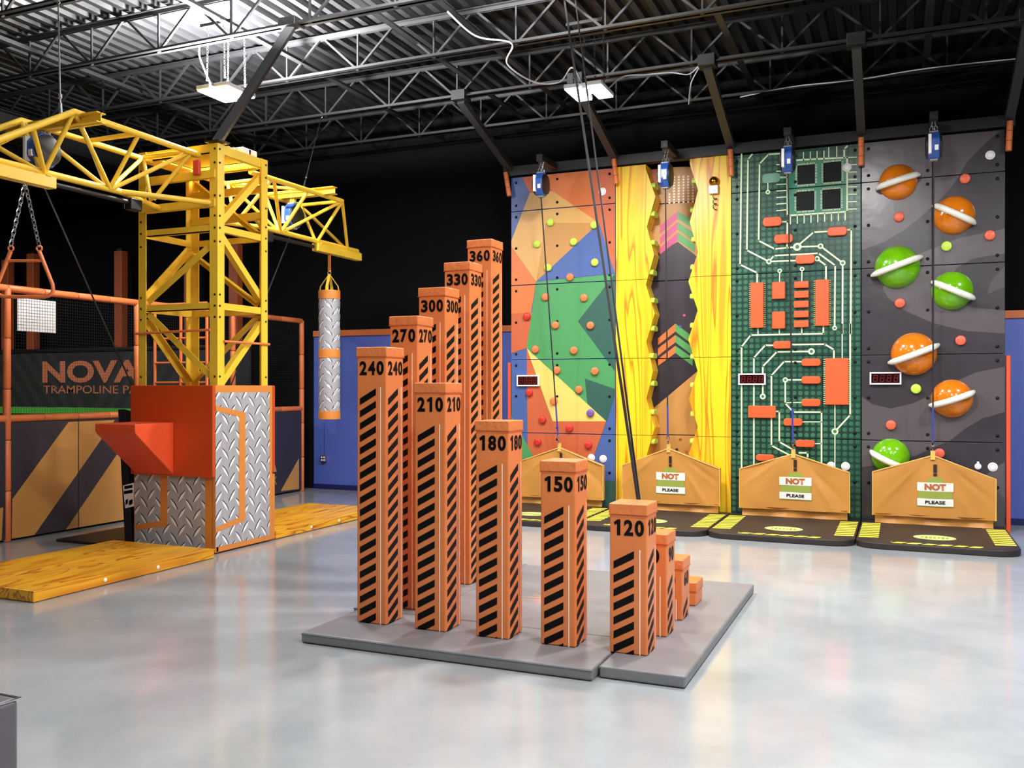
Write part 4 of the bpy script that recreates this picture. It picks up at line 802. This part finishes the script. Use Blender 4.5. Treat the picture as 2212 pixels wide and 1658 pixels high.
# orange foam sleeves at the joints of the walls
for x, zz, lean, l in ((WX_[0] - .06, 5.62, .07, 'left of the faceted wall'), (WX_[1] + .0, 5.66, .05, 'between the faceted and yellow walls'), (WX_[2], 5.62, .02, 'between the yellow and circuit walls'), (WX_[3], 5.6, 0, 'between the circuit and space walls'), (WX_[4] + .05, 5.62, -.02, 'at the right end of the space wall')):
    o = thing('foam_sleeve', 'short orange foam sleeve at the top ' + l, 'foam sleeve', (x, YC - .1, zz - .22), 'orange foam sleeves')
    for k in range(3):
        a = zz - .22 + .14 * k
        MB().tube([(x + lean - lean * k * .33, YC - .1 - .0 * k, a), (x + lean - lean * (k + 1) * .33, YC - .1, a + .134)], .042, 12).build('foam_piece', 'pipe_orange', o, smooth=40)
    MB().tube([(x + lean, YC - .1, zz - .21), (x, YC - .1, zz + .28)], .012, 8).build('rod', 'steel_black', o)
# ================================================================ automatic belays
def belay(x, y, z, label, end=None, hang=None, sc=1.0):
    """drum with blue rim, black cheeks, white labels, chain above and webbing below"""
    t = thing('auto_belay', label, 'auto belay', (x, y, z), 'automatic belays')
    w_, r_ = .075 * sc, .185 * sc
    def ring(r, k=8): return [(math.cos(R(22.5 + 45 * i)) * r, math.sin(R(22.5 + 45 * i)) * r * 1.08) for i in range(k)]
    MB().prism([(x + w_, y + a, z + c) for a, c in ring(r_)], (-2 * w_, 0, 0)).build('housing', 'belay_blue', t, bevel=.018, seg=2)
    for s_ in (-1, 1):
        MB().lathe([(r_ * .92, 0), (r_ * .9, .02), (r_ * .6, .032), (r_ * .2, .034)], (x + s_ * w_, y, z), (s_, 0, 0), 24).build('cheek', 'belay_black', t, smooth=40)
    MB().box(x - w_ * .95, x - w_ * .42, y - r_ * 1.02, y - r_ * .5, z - r_ * .72, z + r_ * .72).build('label_plate', 'white_plastic', t, bevel=.004)
    MB().box(x + w_ * .1, x + w_ * .72, y - r_ * .99, y - r_ * .8, z - r_ * .5, z - r_ * .12).build('label_plate', 'white_plastic', t)
    MB().box(x - w_ * .8, x + w_ * .8, y - .06, y + .06, z + r_ * .95, z + r_ * 1.12).box(x - w_ * .7, x + w_ * .7, y - .05, y + .05, z - r_ * 1.12, z - r_ * .95).build('bracket', 'belay_grey', t, bevel=.01)
    if hang:
        for dx in (-.035, .035):
            c = MB(); chain(c, (x + dx, y, z + r_ * 1.1), (x + dx * .5, y, hang), .08, .011); c.build('chain', 'steel', t)
    if end:
        q = Vector(end); p = Vector((x, y, z - r_ * 1.1)); d = q - p; L = d.length; d.normalize()
        MB().bar(p, q - d * .62, .022, .004, (0, -1, 0)).build('webbing', 'webbing', t)
        MB().bar(q - d * .63, q - d * .12, .026, .008, (0, -1, 0)).build('sling', 'sling_blue', t)
        c = MB(); chain(c, q - d * .13, q + d * .0, .07, .006); c.build('carabiner', 'steel', t)
    return t
GA = [(-5.28, 14.3, 1.13), (-3.42, 14.3, 1.16), (-1.5, 14.3, 1.13), (.42, 14.3, 1.16)]
BN = ['in front of the faceted wall', 'in front of the yellow zigzag wall', 'in front of the circuit board wall', 'in front of the space wall']
for i in range(4): belay(BX[i], 13.93, [5.4, 5.36, 5.42, 5.42][i], 'blue and black automatic belay with strap hanging ' + BN[i], GA[i], 5.8)
belay(-8.68, 7.14, 4.66, 'automatic belay inside the near crane arm, black side toward camera', None, 4.87, 1.0)
MB().box(-8.72, -8.64, 7.13, 7.19, 4.84, 4.9).build('mount', Yl, crane)
belay(-8.68, 11.61, 4.72, 'blue and white automatic belay inside the far crane arm', None, 5.05, 1.0)
MB().box(-8.72, -8.64, 11.59, 11.65, 4.92, 5.05).build('mount', Yl, crane)
# crane belay webbing lines
for p, q, l in (((-8.62, 7.0, 4.45), (-9.6, 9.6, 1.55), 'thin black strap from the near crane arm down behind the base'), ((-8.68, 11.6, 4.5), (-8.95, 10.4, 1.9), 'thin grey strap from the far crane arm down to the tower')):
    tag(MB().bar(p, q, .022, .005, (1, 0, 0)).build('belay_strap', 'webbing'), l, 'strap')
# long strap over the pillars
o = thing('long_strap', 'long black strap slanting from the ceiling to behind pillar 120', 'strap', (-1.85, 6.93, .9))
p, q = Vector((-3.74, 10.35, 6.72)), Vector((-1.86, 6.93, .95)); p = q + (p - q) * 1.07
MB().bar(p, q, .03, .005, (-.4, -.9, 0)).build('webbing', 'webbing', o)
MB().bar(p + Vector((.13, .05, 0)), q + Vector((.006, .01, 0)), .02, .005, (-.4, -.9, 0)).build('webbing', 'webbing', o)
c = MB(); chain(c, q, q + Vector((.03, -.0, -.1)), .08, .007); c.build('carabiner', 'steel', o)
MB().box(p.x - .04, p.x + .04, p.y - .05, p.y + .05, p.z - .02, ZD).build('deck_anchor', 'steel_black', o)
# ================================================================ fabric belay gates
def gate(i, xc, y, w_, zt, zs_l, zs_r, label, za):
    t = thing('belay_gate', label, 'belay gate', (xc, y, .085), 'tan fabric belay gates')
    hw = w_ / 2; zb = .2; rnd = random.Random(i)
    ph = rnd.uniform(0, 6); CR = [(rnd.uniform(.35, .6), 1), (rnd.uniform(.75, 1.0), -.8), (rnd.uniform(-.95, -.6), .6), (rnd.uniform(.1, .25), -.6)]
    ax = GA[i][0] if i is not None else xc
    def top(x):
        f = (x - ax) / ((xc + hw) - ax) if x > ax else (ax - x) / (ax - (xc - hw))
        return zt + ((zs_r if x > ax else zs_l) - zt) * f
    def fold(x, z):
        dx, dz = x - ax, zt - z; ang = math.atan2(dx, dz + .05); rad = math.hypot(dx, dz)
        cr = sum(s_ * math.exp(-((ang - q) / .05) ** 2) for q, s_ in CR) * min(1, rad * 3) * max(.25, 1 - rad * .8)
        cr *= min(1, max(.08, (abs(dx - .03) - .2) / .2))
        return .03 * cr + .012 * math.sin(ang * 6 + ph) * min(1, rad * 2) + .006 * math.sin(9 * x + 5 * z + ph)
    def yy(x, z): return y - fold(x, z) + (z - .2) * -.02
    NX, NZ = 72, 24; mb = MB()
    for k in range(NX + 1):
        x = xc - hw + w_ * k / NX
        for j in range(NZ + 1):
            z = zb + (top(x) - zb) * j / NZ; mb.v.append((x, yy(x, z), z))
    for k in range(NX):
        for j in range(NZ):
            a = k * (NZ + 1) + j; mb.f.append((a, a + NZ + 1, a + NZ + 2, a + 1)); mb.m.append(0)
    # sides, back and under flap
    d_ = .11; n0 = len(mb.v)
    back = [(xc - hw, y + d_, zb), (xc + hw, y + d_, zb), (xc + hw, y + d_, zs_r), (ax, y + d_, zt), (xc - hw, y + d_, zs_l)]
    mb.face(back[::-1])
    mb.face([(xc - hw, y, zb), (xc - hw, y, zs_l), (xc - hw, y + d_, zs_l), (xc - hw, y + d_, zb)]); mb.face([(xc + hw, y, zb), (xc + hw, y + d_, zb), (xc + hw, y + d_, zs_r), (xc + hw, y, zs_r)])
    mb.face([(xc - hw, y, zs_l), (ax, y, zt), (ax, y + d_, zt), (xc - hw, y + d_, zs_l)]); mb.face([(ax, y, zt), (xc + hw, y, zs_r), (xc + hw, y + d_, zs_r), (ax, y + d_, zt)])
    cov = mb.build('cover', 'gate_tan', t, smooth=50)
    fl = MB(); N = 24
    for k in range(N + 1):
        x = xc - hw + .03 + (w_ - .06) * k / N
        for j, (dy, z) in enumerate(((.0, .23), (.05, .16), (.035, .086))): fl.v.append((x, y + dy + .012 * math.sin(11 * x + j * 2 + ph), z))
    for k in range(N):
        for j in range(2): a = k * 3 + j; fl.f.append((a + 1, a + 4, a + 3, a)); fl.m.append(0)
    fl.build('skirt', 'gate_tan', t, smooth=50)
    MB().tube([(xc - hw, yy(xc - hw, zb), zb), (xc - hw, yy(xc - hw, zs_l), zs_l), (ax, yy(ax, zt) - .0, zt), (xc + hw, yy(xc + hw, zs_r), zs_r), (xc + hw, yy(xc + hw, zb), zb)], .011, 8).build('binding', 'gate_edge', t, smooth=50)
    MB().bar((ax, y - .03, zt - .06), (ax, y + .0, za), .06, .012, (0, -1, 0)).build('loop', 'gate_strap', t)
    def decal(name, poly, m_, e, cells=10):
        xs = [p[0] for p in poly]; zs = [p[1] for p in poly]; x0, x1, z0, z1 = min(xs), max(xs), min(zs), max(zs); d = MB()
        for a in range(cells):
            for b_2 in range(max(2, cells // 2)):
                nb = max(2, cells // 2)
                q = clip(ccw(poly), x0 + (x1 - x0) * a / cells, x0 + (x1 - x0) * (a + 1) / cells, z0 + (z1 - z0) * b_2 / nb, z0 + (z1 - z0) * (b_2 + 1) / nb)
                if q: d.face([(x, yy(x, z) - e, z) for x, z in q])
        return d.build(name, m_, cov)
    cx_ = ax + .03
    def rect(a, b2, c, d): return [(cx_ + a, c), (cx_ + b2, c), (cx_ + b2, d), (cx_ + a, d)]
    decal('cone_print', [(cx_ - .235, .36), (cx_ + .235, .36), (cx_ + .215, .58), (cx_ + .12, .7), (cx_ + .085, .775), (cx_ - .085, .775), (cx_ - .12, .7), (cx_ - .215, .58)], 'gate_green', .008)
    decal('band_print', rect(-.235, .235, .58, .705), 'gate_white', .011); decal('band_print', rect(-.235, .235, .37, .475), 'gate_white', .011)
    decal('mark_print', rect(-.024, .024, .85, .965), 'gate_dark', .010); decal('mark_print', rect(-.024, .024, .80, .838), 'gate_dark', .010)
    for s_, m_, hh, ww, z in (('NOT', 'gate_brown', .092, .28, .597), ('PLEASE', 'print_black', .048, .26, .4)):
        me = text_mesh(s_, m_, hh, ww, .06 if s_ == 'NOT' else .03)
        for v in me.vertices:
            X_, Z_ = cx_ - ww / 2 + v.co.x, z + v.co.y; v.co = (X_, yy(X_, Z_) - .016, Z_)
        put('lettering', me, cov)
    return t
gate(0, -5.32, 14.36, 1.6, 1.05, .76, .77, 'tan fabric gate in front of the faceted wall, mostly behind pillar 150', 1.13)
gate(1, -3.40, 14.36, 1.58, 1.085, .79, .79, 'tan fabric gate reading NOT PLEASE in front of the yellow wall', 1.16)
gate(2, -1.50, 14.34, 1.6, 1.055, .8, .8, 'tan fabric gate reading NOT PLEASE in front of the circuit wall', 1.13)
gate(3, .42, 14.30, 1.6, 1.09, .83, .78, 'tan fabric gate reading NOT PLEASE in front of the space wall', 1.16)
# ================================================================ landing pads
def pad(i, x0, x1, label):
    y0, y1, h = 12.47, 14.6, .082; r_ = .32; x0 += .006; x1 -= .006
    t = thing('landing_pad', label, 'landing pad', ((x0 + x1) / 2, y0, 0), 'black landing pads')
    pts = [(x1, y1), (x0, y1)] + [(x0 + r_ - r_ * math.cos(R(a)), y0 + r_ * .8 - r_ * .8 * math.sin(R(a))) for a in range(0, 91, 15)] + [(x1 - r_ + r_ * math.sin(R(a)), y0 + r_ * .8 - r_ * .8 * math.cos(R(a))) for a in range(0, 91, 15)]
    p = MB().prism([(x, y, h) for x, y in pts], (0, 0, -h + .003)).build('pad', 'pad_black', t, bevel=.012)
    e = h + .0015
    n_ = 9; ys = 12.86; ye = 14.3
    for s_, xa, xb_ in ((0, x0 + .025, x0 + .27), (1, x1 - .27, x1 - .025)):
        hz = MB()
        for k in range(n_):
            a = ys + (ye - ys) * k / n_; b2 = a + (ye - ys) / n_ * .68; sk = .05
            hz.face([(xa, a, e), (xb_, a + sk, e), (xb_, b2 + sk, e), (xa, b2, e)])
        hz.build('hazard_print', 'hazard_yellow', p)
    xa, xb_ = x0 + .42, x1 - .42; n_ = 6; hz = MB()
    for k in range(-1, n_ + 1):
        a = xa + (xb_ - xa) * k / n_; d = (xb_ - xa) / n_
        q = clip([(a, 12.55), (a + d * .72, 12.55), (a + d * 1.15, 12.66), (a + d * .45, 12.66)], xa, xb_, 12.5, 12.7)
        if q: hz.face([(x, y, e) for x, y in ccw(q)])
    hz.build('hazard_print', 'hazard_yellow', p)
    cx_, cy_ = (x0 + x1) / 2, 13.2
    MB().face([(cx_ + .26 * math.cos(2 * math.pi * k / 28), cy_ + .21 * math.sin(2 * math.pi * k / 28), e) for k in range(28)]).build('emblem_print', 'logo_green', p)
    em = MB()
    for k in range(7):
        x = cx_ - .15 + .05 * k; hgt = .05 + .05 * ((k * 3) % 4) / 3
        em.face([(x - .018, cy_ - hgt, e + .0008), (x + .018, cy_ - hgt, e + .0008), (x + .012, cy_ + hgt * .6, e + .0008), (x - .012, cy_ + hgt * .6, e + .0008)])
    em.build('emblem_mark', 'gate_green', p)
for i in range(4): pad(i, WX_[i], WX_[i + 1], 'black landing pad with yellow hazard edges below the ' + ['faceted wall', 'yellow zigzag wall', 'circuit board wall', 'space wall'][i])
# ================================================================ timers and bell
def timer(r, label):
    x0, z1, x1, z0 = r
    t = thing('wall_timer', label, 'timer', ((x0 + x1) / 2, YC, z0), 'digital timers')
    c = MB(); b_ = .022
    MB().box(x0, x1, YC - .05, YC - .002, z0, z0 + b_).box(x0, x1, YC - .05, YC - .002, z1 - b_, z1).box(x0, x0 + b_, YC - .05, YC - .002, z0 + b_, z1 - b_).box(x1 - b_, x1, YC - .05, YC - .002, z0 + b_, z1 - b_).build('frame', 'white_plastic', t)
    g = MB().box(x0 + b_, x1 - b_, YC - .042, YC - .003, z0 + b_, z1 - b_).build('display', 'timer_glass', t)
    sg = MB(); W_ = (x1 - x0 - 2 * b_); hh = (z1 - z0 - 2 * b_) * .72; dw = W_ * .15
    for k in range(4):
        ox = x0 + b_ + W_ * (.06 + .24 * k); oz = z0 + b_ + (z1 - z0 - 2 * b_) * .14; th = .009
        for a, c_, w_, h_ in ((0, 0, dw, th), (0, hh / 2, dw, th), (0, hh - th, dw, th), (0, 0, th, hh), (dw - th, 0, th, hh)):
            sg.face([(ox + a + (c_ + dz) * .12 + dx, YC - .0432, oz + c_ + dz) for dx, dz in ((0, 0), (w_, 0), (w_, h_), (0, h_))])
    ox = x0 + b_ + W_ * .5; sg.face([(ox, YC - .0432, z0 + b_ + .03), (ox + .01, YC - .0432, z0 + b_ + .03), (ox + .01, YC - .0432, z0 + b_ + .04), (ox, YC - .0432, z0 + b_ + .04)])
    sg.build('segments', 'timer_segment', g)
for r_, l in zip(D['timers'], ('faceted wall', 'circuit board wall', 'space wall')): timer(r_, 'white framed dark red digital timer on the ' + l)
bx_, bz_ = D['bell']; o = thing('wall_bell', 'brass bell and white box with dangling cord on the yellow wall', 'bell', (bx_, YC, bz_))
MB().lathe([(.075, 0), (.078, .02), (.07, .05), (.045, .075), (.015, .085)], (bx_, YC - .02, bz_), (0, -1, 0), 24).build('gong', 'brass', o, smooth=50)
x, z = D['bellbox']; MB().box(x - .075, x + .075, YC - .07, YC - .002, z - .075, z + .06).build('box', 'white_plastic', o, bevel=.012)
MB().lathe([(.032, 0), (.032, .008), (.02, .01)], (x, YC - .07, z - .01), (0, -1, 0), 18).build('knob', 'white_plastic', o, smooth=40)
MB().lathe([(.02, 0), (.02, .02)], (bx_, YC, bz_), (0, -1, 0), 12).build('stem', 'steel', o)
pts = [(x + .02 + .03 * math.sin(k * .9), YC - .035 + .008 * math.cos(k * .6), z - .075 - .012 * k + .05 * math.sin(k * .45) ** 2) for k in range(24)]
MB().tube(pts, .006, 6).build('cord', 'cable_black', o, smooth=60)
# ================================================================ netted court on the left
XC = -11.0
ct = thing('court_fence', 'netted trampoline court fence with orange padded pipes and printed lower panels', 'fence', (XC, 11, 0))
YP = [7.2, 8.5, 10.75, 12.97, 15.0]
PB = []
def padded(pts, r=.05, n=10): return pts
def pipe(p, q, name, r=.05):
    """foam padded pipe in sections with thin joints"""
    p = Vector(p); q = Vector(q); L = (q - p).length; d = (q - p).normalized(); n = max(1, round(L / .62)); mb = MB()
    for k in range(n):
        a = p + d * (L * k / n + .004); b2 = p + d * (L * (k + 1) / n - .004)
        mb.tube([a, a + d * .012, b2 - d * .012, b2], [r * .86, r, r, r * .86], 12)
    mb.build(name, 'pipe_orange', ct, smooth=50)
for y in YP: pipe((XC, y, 0), (XC, y, 3.4), 'post')
for a, b2 in zip(YP, YP[1:]):
    pipe((XC, a, 3.39), (XC, b2, 3.39), 'top_rail'); pipe((XC, a, 1.645), (XC, b2, 1.645), 'mid_rail')
    for q0, q1 in ((a + .04, (a + b2) / 2 - .003), ((a + b2) / 2 + .003, b2 - .04)): MB().box(XC - .03, XC + .03, q0, q1, .03, 1.59).build('lower_panel', 'court_dark', ct, bevel=.004); PB.append((q0 + .004, q1 - .004))
pn = [o for o in bpy.data.objects if o.name.startswith('lower_panel')]
for poly in D['court']:
    for i, (a, b2) in enumerate(PB):
        q = clip(ccw(poly), a, b2, .034, 1.586)
        if q: MB().face([(XC + .0315, y, z) for y, z in q]).build('stripe_print', 'court_tan', pn[i])
(y1, za), (_, zb), (_, zc), (_, zd) = D['courttext']
wn = 1.35
put('lettering', text_mesh('NOVA', 'court_tan', za - zb, wn, .02), pn[6], (XC + .032, y1 - wn, zb), SIDE)
put('lettering', text_mesh('TRAMPOLINE PARK', 'court_tan', zc - zd, wn, .01), pn[6], (XC + .032, y1 - wn + .0, zd), SIDE)
nb = MB(); cell = .042; r_ = .0012
y = YP[0]
while y < YP[-1]:
    nb.bar((XC, y, 1.69), (XC, y, 3.35), r_ * 2, r_ * 2); y += cell
z = 1.7
while z < 3.35:
    nb.bar((XC, YP[0], z), (XC, YP[-1], z), r_ * 2, r_ * 2); z += cell
o = nb.build('net', 'net_black', ct); o['kind'] = 'stuff'
tag(MB().box(XC - .012, XC - .003, 8.66, 9.27, 2.83, 3.28).build('white_sheet', 'white_board'), 'white rectangular sheet hung behind the court net', 'sheet')
# raised court deck behind the fence
struct(MB().box(-21.5, XC - .12, 6.0, 15.2, 0, 1.5).build('trim_2', 'black_vinyl'))
tag(MB().box(-21, XC - .2, 13.9, 14.8, 1.505, 1.62).build('turf_strip', 'turf'), 'bright green turf strip along the back of the court', 'turf')
bn = thing('court_banner', 'dark banner reading NOVA TRAMPOLINE PARK behind the net', 'banner', (-16, 14.9, 1.62))
p = MB().box(-21, -12.2, 14.9, 14.94, 1.6, 2.87).build('banner_cloth', 'banner_dark', bn)
sb = MB()
for k in range(7):
    a = -20.5 + k * .42; q = clip([(a, 2.85), (a + .2, 2.85), (a + 1.2, 1.62), (a + 1.0, 1.62)], -20.9, -12.3, 1.62, 2.85)
    if q: sb.face([(x, 14.8985, z) for x, z in ccw(q)])
    a = -13.0 - k * .42; q = clip([(a, 2.85), (a + .2, 2.85), (a - .8, 1.62), (a - 1.0, 1.62)], -20.9, -12.3, 1.62, 2.85)
    if q: sb.face([(x, 14.898, z) for x, z in ccw(q)])
sb.build('stripe_print', 'banner_stripe', p)
put('lettering', text_mesh('NOVA', 'banner_orange', .5, 3.0, .035), p, (-18.12, 14.896, 2.17), FRONT)
put('lettering', text_mesh('TRAMPOLINE PARK', 'banner_orange', .18, 3.35, .005), p, (-18.08, 14.896, 1.93), FRONT)
MB().box(-21, -12.2, 14.85, 14.97, 2.87, 2.95).build('top_pad', 'black_vinyl', bn, bevel=.02)
for x, zt, l in ((-19.55, 5.1, 'leftmost, at the picture edge'), (-18.7, 5.2, 'second from the left, above the white sheet'), (-15.95, 5.1, 'left of the crane tower'), (-13.95, 5.05, 'showing through the crane tower'), (-12.75, 5.05, 'right of the one through the crane tower')):
    o = thing('orange_column', 'dull orange square column behind the court banner, ' + l, 'column', (x, 15.15, 1.5), 'orange court columns')
    MB().box(x - .14, x + .09, 15.06, 15.24, 1.5, zt).build('shaft', 'column_orange', o, bevel=.015)
    MB().box(x - .1, x + .05, 15.09, 15.21, zt, zt + .05).build('cap', 'steel_black', o)
# orange ladder frame beside the fence
o = thing('ladder_frame', 'thin orange pipe climbing frame standing behind the crane tower', 'climbing frame', (-10.8, 11.0, 0))
for x in (-10.88, -10.35, -9.83): MB().tube([(x, 11.0, 0), (x, 11.0, 3.37)], .024, 8).build('upright', 'pipe_orange', o, smooth=40)
for z in (3.37, 2.83, 2.45, 2.14, 1.6, 1.0): MB().tube([(-10.88, 11.0, z), (-9.83, 11.0, z)], .018, 8).build('rung', 'pipe_orange', o, smooth=40)
# black gate with notice leaning behind the crane base
o = thing('black_gate', 'black fabric gate with a small notice, edge on behind the crane base', 'belay gate', (-9.75, 9.3, 0))
q = [(-10.0, 9.45), (-9.45, 8.95)]
MB().prism([(-9.32, 8.9, .03), (-9.42, 8.88, 1.78), (-9.5, 10.0, 1.5), (-9.5, 10.1, .03)][::-1], (.1, .03, 0)).build('cover', 'black_vinyl', o, bevel=.01)
sg = MB(); 
e1 = Vector((.12, -.1, 1.75)).normalized(); 
MB().box(-10.4, -9.32, 8.76, 10.1, .004, .035).build('base_board', 'black_vinyl', o, bevel=.006)
pl = MB().prism([(-9.285, 8.875, .49), (-9.13, 8.875, .525), (-9.13, 8.865, .83), (-9.315, 8.865, .785)], (0, .01, 0)).build('notice', 'white_board', o)
ln = MB()
for z0, z1, a, b2 in ((.895, .935, .05, .19), (.83, .87, .04, .19), (.69, .75, .07, .11), (.69, .75, .13, .19)):
    ln.face([(-9.335 + a, 8.863, z0 - .155), (-9.335 + b2, 8.863, z0 - .13), (-9.335 + b2, 8.863, z1 - .13), (-9.335 + a, 8.863, z1 - .155)])
ln.build('notice_print', 'print_black', pl)
# socket and conduit on the blue wall
o = thing('wall_socket', 'small metal double socket with conduit on the blue wall', 'socket', (-10.75, YW - .02, .55))
sx, sz = -10.78, .62
MB().box(sx - .065, sx + .065, YW - .09, YW - .02, sz - .065, sz + .065).build('box', 'steel', o, bevel=.008)
for a in (-.028, .028):
    for c in (-.028, .028): MB().lathe([(.02, 0), (.02, .006), (.015, .008)], (sx + a, YW - .09, sz + c), (0, -1, 0), 12).build('outlet', 'white_plastic', o, smooth=40)
MB().tube([(sx + .03, YW - .04, sz + .06), (sx + .03, YW - .04, 3.0)], .011, 8).build('conduit', 'wall_blue_paint', o, smooth=40)
# grey padded post at the lower left edge
o = thing('grey_bollard', 'dark grey padded post cut off by the lower left picture edge', 'padded post', (-3.99, 2.87, 0))
MB().box(-4.2, -3.82, 2.72, 3.02, 0, .6).build('pad', 'grey_post', o, bevel=.03, seg=3)
MB().tube([(-4.2, 2.72, .598), (-3.82, 2.72, .598), (-3.82, 3.02, .598), (-4.2, 3.02, .598)], .007, 6, closed=True).build('welt', 'mat_grey', o, smooth=50)
